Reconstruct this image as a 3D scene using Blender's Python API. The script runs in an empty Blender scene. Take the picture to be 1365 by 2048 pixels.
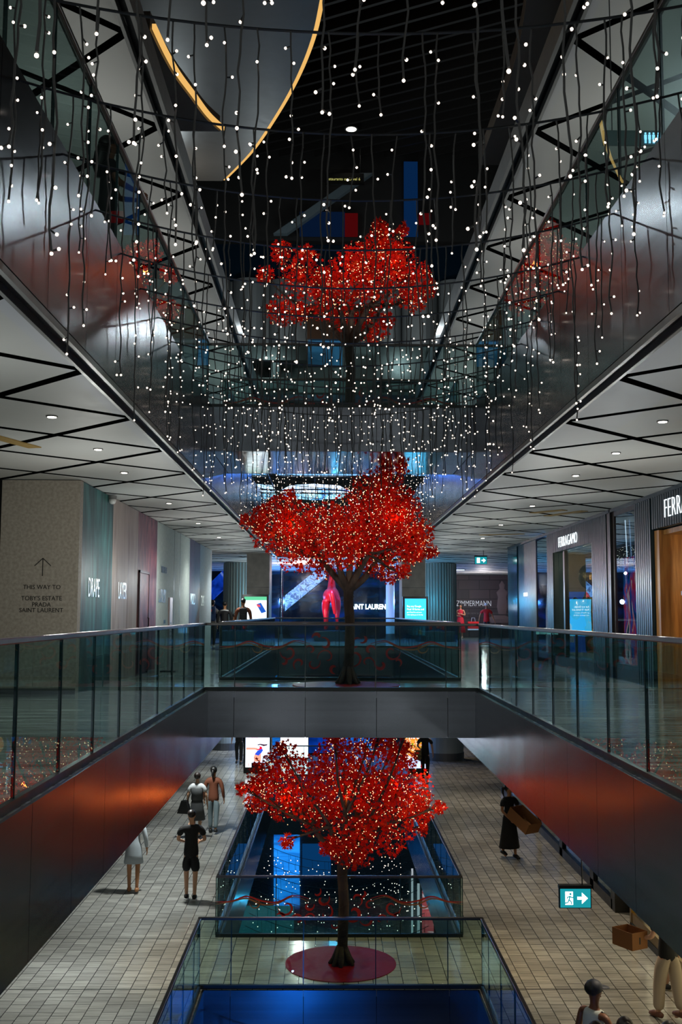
import bpy, bmesh, math, random
from mathutils import Vector, Matrix
PI = math.pi
C = bpy.context.scene.collection
SC = bpy.context.scene
rnd = random.Random(7)

# ---------------------------------------------------------------- camera (solved from the photograph's lines)
FPX, PITCH, YAW, ROLL, EYE = 2120.07, .0952, -.0100, .0032, 1.23
def _basis():
    cy, sy, cp, sp = math.cos(YAW), math.sin(YAW), math.cos(PITCH), math.sin(PITCH)
    fw = Vector((-sy*cp, cy*cp, sp)); rt = Vector((cy, sy, 0)); up = rt.cross(fw)
    cr, sr = math.cos(ROLL), math.sin(ROLL)
    return fw, cr*rt+sr*up, -sr*rt+cr*up
FW, RT, UP = _basis()
def ray(px, py): return FW + (px-682.5)/FPX*RT + (1024-py)/FPX*UP
def at_z(px, py, z):
    r = ray(px, py); t = (z-EYE)/r.z; return Vector((r.x*t, r.y*t, z))
def at_y(px, py, y):
    r = ray(px, py); t = y/r.y; return Vector((r.x*t, y, r.z*t+EYE))
cd = bpy.data.cameras.new('camera'); cam = bpy.data.objects.new('camera', cd); C.objects.link(cam)
M3 = Matrix((RT, UP, -FW)).transposed()
cam.matrix_world = Matrix.Translation((0, 0, EYE)) @ M3.to_4x4()
cd.sensor_fit = 'VERTICAL'; cd.sensor_height = 36; cd.lens = 36*FPX/2048; cd.clip_end = 300; cd.clip_start = .05
SC.camera = cam

# ---------------------------------------------------------------- levels and void, metres
L = 4.55                                   # floor to floor
XL, XR = -1.95, 2.33                       # sides of the void
YB0, YB1, YE = 16.97, 19.7, 38.5           # bridge front, bridge back, far end of the void
YN = 1.2                                   # near end of the void (the bridge the photographer stands on)
LEV = {'lower': -L, 'middle': 0.0, 'upper': L}
WL, WR = -3.84, 5.5                        # shop walls
CH = 3.26                                  # ceiling height above each floor

# ---------------------------------------------------------------- materials
def s2l(c):
    if isinstance(c, str): c = [int(c[i:i+2], 16)/255 for i in (0, 2, 4)]
    return tuple(v/12.92 if v <= .04045 else ((v+.055)/1.055)**2.4 for v in c)+(1,)
MATS = {}
def mat(name, col, rough=.5, metal=0, spec=.5, emit=0, ecol=None, coat=0):
    if name in MATS: return MATS[name]
    m = bpy.data.materials.new(name); m.use_nodes = True; nt = m.node_tree
    b = nt.nodes['Principled BSDF']; c = s2l(col)
    b.inputs['Base Color'].default_value = c; b.inputs['Roughness'].default_value = rough
    b.inputs['Metallic'].default_value = metal; b.inputs['Specular IOR Level'].default_value = spec
    b.inputs['Coat Weight'].default_value = coat
    if emit:
        b.inputs['Emission Color'].default_value = s2l(ecol) if ecol else c; b.inputs['Emission Strength'].default_value = emit
    # a little procedural variation in tone and gloss on everything
    tc = nt.nodes.new('ShaderNodeTexCoord'); n = nt.nodes.new('ShaderNodeTexNoise'); n.inputs['Scale'].default_value = 6; n.inputs['Detail'].default_value = 4
    nt.links.new(tc.outputs['Object'], n.inputs['Vector'])
    mr = nt.nodes.new('ShaderNodeMapRange'); mr.inputs['To Min'].default_value = max(0, rough-.06); mr.inputs['To Max'].default_value = min(1, rough+.08)
    nt.links.new(n.outputs['Fac'], mr.inputs['Value']); nt.links.new(mr.outputs['Result'], b.inputs['Roughness'])
    MATS[name] = m; return m
def nodes(m): return m.node_tree, m.node_tree.nodes['Principled BSDF']
def N(nt, t, **kw):
    n = nt.nodes.new(t)
    for k, v in kw.items():
        if k in n.inputs: n.inputs[k].default_value = v
        else: setattr(n, k, v)
    return n
def ramp(nt, fac, stops):
    r = nt.nodes.new('ShaderNodeValToRGB'); e = r.color_ramp.elements
    while len(e) < len(stops): e.new(.5)
    for i, (p, c) in enumerate(stops): e[i].position = p; e[i].color = s2l(c)
    nt.links.new(fac, r.inputs['Fac']); return r.outputs['Color']
def noise(nt, scale, vscale=(1, 1, 1), detail=4, rot=(0, 0, 0), dist=0):
    tc = N(nt, 'ShaderNodeTexCoord'); mp = N(nt, 'ShaderNodeMapping'); mp.inputs['Scale'].default_value = vscale; mp.inputs['Rotation'].default_value = rot
    n = N(nt, 'ShaderNodeTexNoise'); n.inputs['Scale'].default_value = scale; n.inputs['Detail'].default_value = detail; n.inputs['Distortion'].default_value = dist
    nt.links.new(tc.outputs['Object'], mp.inputs['Vector']); nt.links.new(mp.outputs['Vector'], n.inputs['Vector']); return n
def bump(m, h, strength=.1, dist=.02):
    nt, b = nodes(m); bp = N(nt, 'ShaderNodeBump'); bp.inputs['Strength'].default_value = strength; bp.inputs['Distance'].default_value = dist
    nt.links.new(h, bp.inputs['Height']); nt.links.new(bp.outputs['Normal'], b.inputs['Normal'])

def tile_mat(name, c1, c2, mortar, bw, bh, rough, ms=.006):
    m = mat(name, c1, rough); nt, b = nodes(m)
    tc = N(nt, 'ShaderNodeTexCoord'); mp = N(nt, 'ShaderNodeMapping'); mp.inputs['Rotation'].default_value = (0, 0, PI/2)
    br = N(nt, 'ShaderNodeTexBrick'); br.inputs['Scale'].default_value = 1; br.inputs['Brick Width'].default_value = bw; br.inputs['Row Height'].default_value = bh
    br.inputs['Mortar Size'].default_value = ms; br.inputs['Mortar Smooth'].default_value = .2; br.inputs['Bias'].default_value = 0
    br.inputs['Color1'].default_value = s2l(c1); br.inputs['Color2'].default_value = s2l(c2); br.inputs['Mortar'].default_value = s2l(mortar)
    nt.links.new(tc.outputs['Object'], mp.inputs['Vector']); nt.links.new(mp.outputs['Vector'], br.inputs['Vector'])
    n = noise(nt, 3, (.6, 8, 1), 5); n2 = noise(nt, .35, (1, 1, 1), 2)
    f = ramp(nt, n.outputs['Fac'], [(.35, 'd0d0d0'), (.65, 'ffffff')])
    g = ramp(nt, n2.outputs['Fac'], [(.35, 'b9b5ae'), (.65, 'ffffff')])
    a = N(nt, 'ShaderNodeMix', data_type='RGBA', blend_type='MULTIPLY'); a.inputs[0].default_value = .8
    nt.links.new(br.outputs['Color'], a.inputs[6]); nt.links.new(f, a.inputs[7])
    a2 = N(nt, 'ShaderNodeMix', data_type='RGBA', blend_type='MULTIPLY'); a2.inputs[0].default_value = .8
    nt.links.new(a.outputs[2], a2.inputs[6]); nt.links.new(g, a2.inputs[7]); nt.links.new(a2.outputs[2], b.inputs['Base Color'])
    bp = N(nt, 'ShaderNodeBump'); bp.inputs['Strength'].default_value = .25; bp.inputs['Distance'].default_value = .004; bp.invert = True
    nt.links.new(br.outputs['Fac'], bp.inputs['Height']); nt.links.new(bp.outputs['Normal'], b.inputs['Normal'])
    return m
M_TILE = tile_mat('pale_floor_tile', 'd2d0c8', 'b4b2ac', '3a3b3a', .30, .235, .12, .007)
def stone_floor():
    m = mat('veined_stone_floor', '7f8683', .12); nt, b = nodes(m)
    n = noise(nt, 1.6, (.35, 3.2, 1), 8, dist=1.2); c = ramp(nt, n.outputs['Fac'], [(.35, '5c6462'), (.5, '9aa29e'), (.7, 'c8cbc4')])
    nt.links.new(c, b.inputs['Base Color']); bump(m, n.outputs['Fac'], .12, .012); return m
M_STONE = stone_floor()
def fascia_mat():
    m = mat('brushed_steel_fascia', '5b626c', .25, 1); nt, b = nodes(m)
    n = noise(nt, 1.5, (.1, .1, 12), 2); c = ramp(nt, n.outputs['Fac'], [(.3, '4e545b'), (.7, '5a6068')]); nt.links.new(c, b.inputs['Base Color'])
    r = N(nt, 'ShaderNodeMapRange'); r.inputs['To Min'].default_value = .2; r.inputs['To Max'].default_value = .27
    nt.links.new(n.outputs['Fac'], r.inputs['Value']); nt.links.new(r.outputs['Result'], b.inputs['Roughness'])
    w = noise(nt, .7, (1, 1, 1.6), 1); bump(m, w.outputs['Fac'], .35, .05); return m
M_FASC = fascia_mat()
def glass_mat(name, tint, refl=1.0):
    m = bpy.data.materials.new(name); m.use_nodes = True; nt = m.node_tree; nt.nodes.clear()
    o = N(nt, 'ShaderNodeOutputMaterial'); t = N(nt, 'ShaderNodeBsdfTransparent'); t.inputs['Color'].default_value = s2l(tint)
    g = N(nt, 'ShaderNodeBsdfGlossy'); g.inputs['Roughness'].default_value = .0; g.inputs['Color'].default_value = (.75, .92, .95, 1)
    fr = N(nt, 'ShaderNodeFresnel'); fr.inputs['IOR'].default_value = 1.5
    geo = N(nt, 'ShaderNodeNewGeometry'); mx0 = N(nt, 'ShaderNodeMath', operation='MULTIPLY'); mx0.inputs[1].default_value = refl
    inv = N(nt, 'ShaderNodeMath', operation='SUBTRACT'); inv.inputs[0].default_value = 1; nt.links.new(geo.outputs['Backfacing'], inv.inputs[1])
    f2 = N(nt, 'ShaderNodeMath', operation='MULTIPLY'); nt.links.new(fr.outputs[0], f2.inputs[0]); nt.links.new(inv.outputs[0], f2.inputs[1])
    nt.links.new(f2.outputs[0], mx0.inputs[0])
    n = N(nt, 'ShaderNodeTexNoise'); n.inputs['Scale'].default_value = .8
    bp = N(nt, 'ShaderNodeBump'); bp.inputs['Strength'].default_value = .04; bp.inputs['Distance'].default_value = .02
    tc = N(nt, 'ShaderNodeTexCoord'); nt.links.new(tc.outputs['Object'], n.inputs['Vector']); nt.links.new(n.outputs['Fac'], bp.inputs['Height']); nt.links.new(bp.outputs['Normal'], g.inputs['Normal'])
    mx = N(nt, 'ShaderNodeMixShader'); nt.links.new(mx0.outputs[0], mx.inputs[0]); nt.links.new(t.outputs[0], mx.inputs[1]); nt.links.new(g.outputs[0], mx.inputs[2])
    nt.links.new(mx.outputs[0], o.inputs['Surface']); MATS[name] = m; return m
M_GLASS = glass_mat('teal_tinted_glass', 'dcecea', 1.5)
M_SHOPGLASS = glass_mat('clear_shop_glass', 'e8eeee', 1.5)
def emis(name, col, strength, sample=True):
    if name in MATS: return MATS[name]
    m = bpy.data.materials.new(name); m.use_nodes = True; nt = m.node_tree; nt.nodes.clear()
    o = N(nt, 'ShaderNodeOutputMaterial'); e = N(nt, 'ShaderNodeEmission'); e.inputs['Color'].default_value = s2l(col); e.inputs['Strength'].default_value = strength
    nt.links.new(e.outputs[0], o.inputs['Surface'])
    if not sample: m.cycles.emission_sampling = 'NONE'
    MATS[name] = m; return m
def screen_mat(name, cols, strength, scale=2, vs=(1, 1, 1)):
    m = emis(name, cols[0], strength); nt = m.node_tree; e = [n for n in nt.nodes if n.type == 'EMISSION'][0]
    n = noise(nt, scale, vs, 2, dist=1); k = len(cols)
    nt.links.new(ramp(nt, n.outputs['Fac'], [(.3+.4*i/max(1, k-1), c) for i, c in enumerate(cols)]), e.inputs['Color']); return m
M_BULB = emis('warm_white_led', 'ffead6', 3.2, False)
M_TBULB = emis('amber_led', 'ffc890', 2.2, False)
M_CABLE = mat('dark_green_cable', '15181a', .5)
M_WIRE = mat('steel_support_wire', '4a4d50', .4, .8)
M_RAIL = mat('dark_bronze_rail', '4f4e4c', .3, 1)
M_SHOE = mat('dark_steel_shoe', '2c3132', .35, .8)
M_BLACK = mat('black_metal', '08090a', .35, .3)
M_EDGE = mat('glass_edge', '10292b', .2)
M_TRIM = mat('grey_trim', '6a6b6a', .4, .6)
M_PANEL = mat('ceiling_panel_white', 'b9bab8', .55)
M_CHAN = mat('channel_dark_mirror', '2c2f30', .14, .9)
M_PLAIN = mat('plaster_grey', '6e6e6c', .7)
def plaster(name, c1, c2, sc=14):
    m = mat(name, c1, .7); nt, b = nodes(m); n = noise(nt, sc, (1, 1, 1), 8)
    nt.links.new(ramp(nt, n.outputs['Fac'], [(.35, c1), (.65, c2)]), b.inputs['Base Color']); bump(m, n.outputs['Fac'], .3, .01); return m

# ---------------------------------------------------------------- mesh helpers
class MB:
    def __init__(s): s.v = []; s.f = []; s.m = []
    def face(s, pts, mi=0):
        k = len(s.v); s.v += [tuple(p) for p in pts]; s.f.append(tuple(range(k, k+len(pts)))); s.m.append(mi)
        return s
    def box(s, x0, x1, y0, y1, z0, z1, mi=0, T=None, side=None):
        P = [Vector(p) for p in ((x0,y0,z0),(x1,y0,z0),(x1,y1,z0),(x0,y1,z0),(x0,y0,z1),(x1,y0,z1),(x1,y1,z1),(x0,y1,z1))]
        if T: P = [T @ p for p in P]
        k = len(s.v); s.v += [tuple(p) for p in P]
        for j, q in enumerate(((0,3,2,1),(4,5,6,7),(0,1,5,4),(2,3,7,6),(1,2,6,5),(3,0,4,7))):
            s.f.append(tuple(k+i for i in q)); s.m.append(mi)
        return s
    def tube(s, pts, r, n=6, mi=0, cap=True):
        pts = [Vector(p) for p in pts]; rr = r if isinstance(r, (list, tuple)) else [r]*len(pts); k = len(s.v)
        d0 = (pts[1]-pts[0]).normalized(); a = d0.orthogonal().normalized()
        for i, p in enumerate(pts):
            d = (pts[min(i+1, len(pts)-1)]-pts[max(i-1, 0)])
            d = d.normalized() if d.length > 1e-9 else d0
            a = (a-d*a.dot(d)); a = a.normalized() if a.length > 1e-6 else d.orthogonal().normalized(); b = d.cross(a)
            for j in range(n):
                t = 2*PI*j/n; s.v.append(tuple(p+(a*math.cos(t)+b*math.sin(t))*rr[i]))
        for i in range(len(pts)-1):
            for j in range(n):
                s.f.append((k+i*n+j, k+i*n+(j+1)%n, k+(i+1)*n+(j+1)%n, k+(i+1)*n+j)); s.m.append(mi)
        if cap:
            s.f.append(tuple(k+j for j in range(n))[::-1]); s.m.append(mi)
            e = k+(len(pts)-1)*n; s.f.append(tuple(e+j for j in range(n))); s.m.append(mi)
        return s
    def lathe(s, prof, c=(0, 0, 0), n=24, mi=0, sx=1, sy=1, T=None):
        k = len(s.v); c = Vector(c)
        for r, z in prof:
            for j in range(n):
                t = 2*PI*j/n; p = c+Vector((r*sx*math.cos(t), r*sy*math.sin(t), z)); s.v.append(tuple(T @ p if T else p))
        for i in range(len(prof)-1):
            for j in range(n):
                s.f.append((k+i*n+j, k+i*n+(j+1)%n, k+(i+1)*n+(j+1)%n, k+(i+1)*n+j)); s.m.append(mi)
        if prof[0][0] > 1e-4: s.f.append(tuple(k+j for j in range(n))[::-1]); s.m.append(mi)
        if prof[-1][0] > 1e-4:
            e = k+(len(prof)-1)*n; s.f.append(tuple(e+j for j in range(n))); s.m.append(mi)
        return s
    def ball(s, c, r, n=10, sx=1, sy=1, sz=1, mi=0, T=None):
        h = n//2+1
        return s.lathe([(max(1e-5, r*math.sin(PI*i/h)), -r*sz*math.cos(PI*i/h)) for i in range(h+1)], c, n, mi, sx, sy, T)
    def prism(s, poly, z0, z1, mi=0, emi=None):
        k = len(s.v); n = len(poly)
        s.v += [(x, y, z0) for x, y in poly]+[(x, y, z1) for x, y in poly]
        s.f.append(tuple(range(k, k+n))[::-1]); s.m.append(mi); s.f.append(tuple(range(k+n, k+2*n))); s.m.append(mi)
        for i in range(n):
            s.f.append((k+i, k+(i+1)%n, k+n+(i+1)%n, k+n+i)); s.m.append(mi if emi is None else emi)
        return s
    def build(s, name, m, parent=None, smooth=False, loc=None, bevel=0):
        me = bpy.data.meshes.new(name); me.from_pydata(s.v, [], s.f)
        ms = m if isinstance(m, (list, tuple)) else [m]
        for q in ms: me.materials.append(q)
        if len(ms) > 1: me.polygons.foreach_set('material_index', s.m)
        if smooth: me.polygons.foreach_set('use_smooth', [True]*len(s.f))
        me.update(); o = bpy.data.objects.new(name, me); C.objects.link(o)
        if parent: o.parent = parent
        if loc: o.location = loc
        if bevel:
            md = o.modifiers.new('bevel', 'BEVEL'); md.width = bevel; md.segments = 2; md.limit_method = 'ANGLE'
        return o
def tag(o, label=None, cat=None, group=None, kind=None):
    if label: o['label'] = label
    if cat: o['category'] = cat
    if group: o['group'] = group
    if kind: o['kind'] = kind
    return o
def thing(name, label, cat, loc=(0, 0, 0), rz=0, group=None):
    o = bpy.data.objects.new(name, None); C.objects.link(o); o.location = loc; o.rotation_euler = (0, 0, rz); o.empty_display_size = .1
    return tag(o, label, cat, group)
def struct(name, mb, m, label=None, **kw):
    o = mb.build(name, m, **kw); o['kind'] = 'structure'
    if label: o['label'] = label
    return o
def eval_mesh(o):
    dg = bpy.context.evaluated_depsgraph_get(); dg.update()
    return bpy.data.meshes.new_from_object(o.evaluated_get(dg))
def text(body, size, m, loc, rot, name='lettering', parent=None, ext=.006, sx=1, align='LEFT', spacing=1, line=1, offset=0, mirror=False):
    cu = bpy.data.curves.new('t', 'FONT'); cu.body = body; cu.size = size; cu.extrude = ext; cu.align_x = align; cu.space_character = spacing; cu.space_line = line; cu.offset = offset; cu.resolution_u = 3
    t = bpy.data.objects.new('t', cu); C.objects.link(t); me = eval_mesh(t); bpy.data.objects.remove(t)
    for v in me.vertices: v.co.x *= sx
    me.materials.clear(); me.materials.append(m)
    o = bpy.data.objects.new(name, me); C.objects.link(o); o.location = loc; o.rotation_euler = rot
    if parent: o.parent = parent
    return o
ROT_CAM = (PI/2, 0, 0)                    # upright lettering facing the near end of the mall
ROT_L = (PI/2, 0, PI/2)                   # on a wall at the left, facing +X
ROT_R = (PI/2, 0, -PI/2)                  # on a wall at the right, facing -X
def skin(verts, edges, radii, m, name, parent=None, sub=1, root=0):
    bm = bmesh.new(); ly = bm.verts.layers.skin.verify(); vs = []
    for i, (p, r) in enumerate(zip(verts, radii)):
        v = bm.verts.new(p); r = r if isinstance(r, (tuple, list)) else (r, r); v[ly].radius = r; v[ly].use_root = (i == root); vs.append(v)
    for a, b in edges: bm.edges.new((vs[a], vs[b]))
    me = bpy.data.meshes.new(name); bm.to_mesh(me); bm.free()
    o = bpy.data.objects.new(name, me); C.objects.link(o)
    sk = o.modifiers.new('s', 'SKIN'); sk.use_smooth_shade = True; sk.branch_smoothing = .6
    sb = o.modifiers.new('d', 'SUBSURF'); sb.levels = sub; sb.render_levels = sub
    me2 = eval_mesh(o); bpy.data.objects.remove(o)
    me2.materials.clear(); me2.materials.append(m)
    me2.polygons.foreach_set('use_smooth', [True]*len(me2.polygons))
    o = bpy.data.objects.new(name, me2); C.objects.link(o)
    if parent: o.parent = parent
    return o
def clip(poly, x0, x1, y0, y1):
    def cut(P, f, g):
        out = []
        for i in range(len(P)):
            a, b = P[i], P[(i+1) % len(P)]; fa, fb = f(a), f(b)
            if fa >= 0: out.append(a)
            if (fa >= 0) != (fb >= 0):
                t = fa/(fa-fb); out.append((a[0]+t*(b[0]-a[0]), a[1]+t*(b[1]-a[1])))
        return out
    for f in (lambda p: p[0]-x0, lambda p: x1-p[0], lambda p: p[1]-y0, lambda p: y1-p[1]):
        poly = cut(poly, f, None)
        if len(poly) < 3: return None
    return poly
# ================================================================ THE SETTING
XOUT = 12.0
def slab(name, z, th, m, far=64):
    mb = MB()
    for x0, x1, y0, y1 in ((-XOUT, XL, -3, far), (XR, XOUT, -3, far), (XL, XR, -3, YN), (XL, XR, YB0, YB1), (XL, XR, YE, far)):
        mb.box(x0, x1, y0, y1, z-th, z)
    return struct(name, mb, m)
slab('floor', -L, .1, M_TILE); slab('floor', 0, .1, M_STONE); slab('floor', L, .1, M_STONE)
M_LOWFLOOR = mat('dark_basement_floor', '5a6a72', .25)
struct('floor', MB().box(-14, 14, -3, 64, -2*L-.1, -2*L), M_LOWFLOOR)
# expansion joints across the tiled floor
for y in (14.25, 17.0-.02, 19.55, 23.4):
    struct('trim_1', MB().box(-XOUT, XL-.02, y, y+.02, -L, -L+.002), M_SHOE); struct('trim_2', MB().box(XR+.02, XOUT, y, y+.02, -L, -L+.002), M_SHOE)

struct('wall_front', MB().box(-XOUT, XOUT, -3.2, -3, -2*L, 17), M_PLAIN)
# fascias: separate steel panels with fine open joints over a dark backing
def fascia(axis, c, a0, a1, z0, z1, out, pitch=1.125, start=None):
    """axis 'x': plane x=c running along y; axis 'y': plane y=c running along x. out = side the steel faces."""
    mb = MB(); t = .03; s = a0 if start is None else start
    cuts = [a0]; k = s
    while k < a1-.02:
        if k > a0+.02: cuts.append(k)
        k += pitch
    cuts.append(a1)
    for p, q in zip(cuts[:-1], cuts[1:]):
        p += .004; q -= .004
        if axis == 'x': mb.box(min(c, c+out*t), max(c, c+out*t), p, q, z0, z1)
        else: mb.box(p, q, min(c, c+out*t), max(c, c+out*t), z0, z1)
    struct('trim_3', mb, M_FASC)
    bk = MB()
    if axis == 'x': bk.box(min(c-out*.03, c-out*.002), max(c-out*.03, c-out*.002), a0, a1, z0+.01, z1-.002)
    else: bk.box(a0, a1, min(c-out*.03, c-out*.002), max(c-out*.03, c-out*.002), z0+.01, z1-.002)
    struct('trim_4', bk, M_BLACK)
for lv, z in LEV.items():
    zb = z-1.28 if lv == 'upper' else z-1.0        # long fascias
    bb = z-.72
    for y0, y1 in ((YN, YB0), (YB1, YE)):
        fascia('x', XL, y0, y1, zb, z, 1, start=y0+.2); fascia('x', XR, y0, y1, zb, z, -1, start=y0+.2)
    fascia('x', XL, YB0, YB1, zb, bb-.01, 1, pitch=5); fascia('x', XR, YB0, YB1, zb, bb-.01, -1, pitch=5)
    fascia('y', YB0, XL, XR, bb, z, -1, start=XL+.44); fascia('y', YB1, XL, XR, bb, z, 1)
    fascia('y', YE, XL, XR, zb, z, -1); fascia('y', YN, XL, XR, zb, z, 1)
    struct('trim_5', MB().box(XL, XR, YB0+.03, YB1-.03, bb, bb+.03), mat('polished_steel_soffit', '8a8e94', .08, 1))      # underside of the bridge
    struct('trim_5', MB().box(XL, XR, -3, YN-.03, bb, bb+.03), M_PANEL)

# ceilings: white panels between 45 degree mirror-dark channels
def lattice(name, z, x0, x1, y0, y1, nx, ny, pitch, w=.085):
    """nx, ny: one node of the lattice"""
    mb = MB(); u0, v0 = nx+ny, ny-nx; h = w/math.sqrt(2)*1.4; rng = range(-70, 70)
    for i in rng:
        for j in rng:
            ua, ub = u0+i*pitch+h, u0+(i+1)*pitch-h; va, vb = v0+j*pitch+h, v0+(j+1)*pitch-h
            P = [((u-v)/2, (u+v)/2) for u, v in ((ua, va), (ub, va), (ub, vb), (ua, vb))]
            if max(p[0] for p in P) < x0 or min(p[0] for p in P) > x1 or max(p[1] for p in P) < y0 or min(p[1] for p in P) > y1: continue
            q = clip(P, x0, x1, y0, y1)
            if q and len(q) > 2: mb.prism(q, z, z+.1, 0, 1)
    struct(name, mb, [M_PANEL, M_CHAN])
    struct(name, MB().box(x0, x1, y0, y1, z+.1, z+.16), M_CHAN)
zc = CH
XCL, XCR = XL-.14, XR+.14
lattice('ceiling', zc, -9, XCL, 3, YE, -2.07, 8.8, 2.19)
lattice('ceiling', zc, XCR, 9, 3, YE, 2.47, 8.95, 2.12)
lattice('ceiling', zc, -9, 11, YE+.2, 60, .2, 40, 2.2)
zu = L+CH-.02
XUL, XUR = -2.22, 2.62
lattice('ceiling', zu, -9, XUL-.15, 3, 33, -2.2-.15, 11.5, 2.33)
lattice('ceiling', zu, XUR+.15, 9, 3, 33, 2.62+.15, 11.55, 2.32)
lattice('ceiling', zu, -9, 11, 33.4, 60, .2, 40, 2.3)
zl = -L+3.3
for x0, x1 in ((-9, XL-.5), (XR+.5, 9)): struct('ceiling', MB().box(x0, x1, 3, 60, zl, zl+.1), M_PANEL)
struct('ceiling', MB().box(XL-.05, XR+.05, YE+.1, 60, zl, zl+.1), M_PANEL)
struct('ceiling', MB().box(-9, 9, 3, 60, -L-1.2, -L-1.1), M_PANEL) if False else None
# soffit edge strips along the void: grey lip, black slot, grey lip
for x, s in ((XL, -1), (XR, 1)):
    for y0, y1 in ((YN, YB0), (YB0, YB1), (YB1, YE)):
        struct('trim_6', MB().box(min(x+s*.002, x-s*.03), max(x+s*.002, x-s*.03), y0, y1, zc-.05, zc+.0), M_TRIM)
        struct('trim_7', MB().box(min(x+s*.12, x+s*.15), max(x+s*.12, x+s*.15), y0, y1, zc-.03, zc+.06), M_TRIM)
        struct('trim_8', MB().box(min(x, x+s*.12), max(x, x+s*.12), y0, y1, zc+.03, zc+.05), M_BLACK)
for x, s in ((XUL, -1), (XUR, 1)):
    struct('trim_9', MB().box(min(x+s*.15, x+s*.11), max(x+s*.15, x+s*.11), 3, 33, zu-.05, zu+.05), M_TRIM)
    struct('trim_10', MB().box(min(x, x-s*.05), max(x, x-s*.05), 3, 33, zu-.05, zu+.3), M_TRIM)
    struct('trim_11', MB().box(min(x, x+s*.15), max(x, x+s*.15), 3, 33, zu+.1, zu+.12), M_BLACK)

# ---- the dark hall above the upper ceiling
M_DARK = mat('black_void_paint', '121110', .6); M_SLAT = mat('black_slat', '1c1a19', .5)
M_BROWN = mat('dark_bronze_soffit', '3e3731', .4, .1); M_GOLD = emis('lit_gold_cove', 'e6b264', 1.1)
mb = MB(); T = Matrix.Translation((0, 22, 16.6)) @ Matrix.Rotation(math.radians(-28), 4, 'Z')
for i in range(-40, 41): mb.box(-22, 22, i*.55-.05, i*.55+.05, -.22, .22, T=T)
struct('ceiling', mb, M_SLAT); struct('ceiling', MB().box(-16, 16, -2, 46, 16.95, 17.05), M_DARK)
struct('wall_atrium_left', MB().box(-9.2, -9, -2, 34, zu+.2, 17), M_DARK); struct('wall_atrium_right', MB().box(9, 9.2, -2, 34, zu+.2, 17), M_DARK)
def band_slab(name, curve, z, th, xout, m_soffit, gold_h):
    """a floor edge with a curved lit cove: curve = [(x, y)], solid out to xout"""
    mb = MB(); poly = list(curve)+[(xout, curve[-1][1]), (xout, curve[0][1])]
    ar = sum(poly[i][0]*poly[(i+1) % len(poly)][1]-poly[(i+1) % len(poly)][0]*poly[i][1] for i in range(len(poly)))
    if ar < 0: poly = poly[::-1]
    mb.prism(poly, z, z+th); struct(name, mb, m_soffit)
    g = MB()
    if not gold_h: return
    for i in range(len(curve)-1):
        a, b = curve[i], curve[i+1]; s = .03 if xout < 0 else -.03
        for zz0, zz1 in ((z+.02, z+gold_h),):
            g.face([(a[0]+s, a[1], zz0), (b[0]+s, b[1], zz0), (b[0]+s, b[1], zz1), (a[0]+s, a[1], zz1)])
            g.face([(a[0]+s*3, a[1], zz0), (b[0]+s*3, b[1], zz0), (b[0]+s*3, b[1], zz1), (a[0]+s*3, a[1], zz1)][::-1])
            g.face([(a[0]+s, a[1], zz0), (a[0]+s*3, a[1], zz0), (b[0]+s*3, b[1], zz0), (b[0]+s, b[1], zz0)])
            g.face([(a[0]+s, a[1], zz1), (b[0]+s, b[1], zz1), (b[0]+s*3, b[1], zz1), (a[0]+s*3, a[1], zz1)])
    struct('trim_12', g, M_GOLD)
def smooth_curve(P, k=6):
    out = []
    for i in range(len(P)-1):
        p0 = P[max(0, i-1)]; p1 = P[i]; p2 = P[i+1]; p3 = P[min(len(P)-1, i+2)]
        for j in range(k):
            t = j/k; out.append(tuple(.5*((2*p1[d])+(-p0[d]+p2[d])*t+(2*p0[d]-5*p1[d]+4*p2[d]-p3[d])*t*t+(-p0[d]+3*p1[d]-3*p2[d]+p3[d])*t**3) for d in range(len(p1))))
    out.append(tuple(P[-1])); return out
cv = [tuple(at_z(px, py, 12.2)[:2]) for px, py in ((655, -90), (640, 0), (622, 80), (590, 160), (548, 235), (500, 305), (445, 362))]
band_slab('ceiling', smooth_curve(cv), 12.2, .5, -9, M_BROWN, .46)
cv = [tuple(at_z(px, py, 10)[:2]) for px, py in ((300, 60), (325, 112), (350, 155), (380, 195), (410, 235), (440, 263))]
band_slab('ceiling', smooth_curve(cv), 10, .3, -9, M_BROWN, .1)
cv = [tuple(at_z(px, py, 10)[:2]) for px, py in ((1060, -60), (1045, 60), (1020, 160), (985, 260), (960, 330))]
band_slab('ceiling', smooth_curve(cv), 10, .3, 9, M_BROWN, 0)
# end wall of the high hall
yw = 34.0
M_GREYW = mat('grey_metal_cladding', '666a6b', .4, .3); M_NAVY = mat('navy_glass_wall', '0c1f2c', .12, .2)
struct('wall_atrium_end', MB().box(-9, 9, yw, yw+.3, zu, 12.05), M_GREYW)
struct('wall_atrium_end', MB().box(-9, 9, yw-.1, yw+.3, 12.05, 13.3), M_NAVY)
struct('wall_atrium_end', MB().box(-9, 9, yw+.1, yw+.3, 13.3, 17), M_DARK)
for x, r in ((-2.7, .55), (-1.6, .45), (2.9, .6), (4.0, .5), (1.9, .4), (-3.9, .6)):
    struct('trim_13', MB().lathe([(r, zu), (r, 12.04)], (x, yw, 0), 24), M_GREYW, smooth=False)
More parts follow.
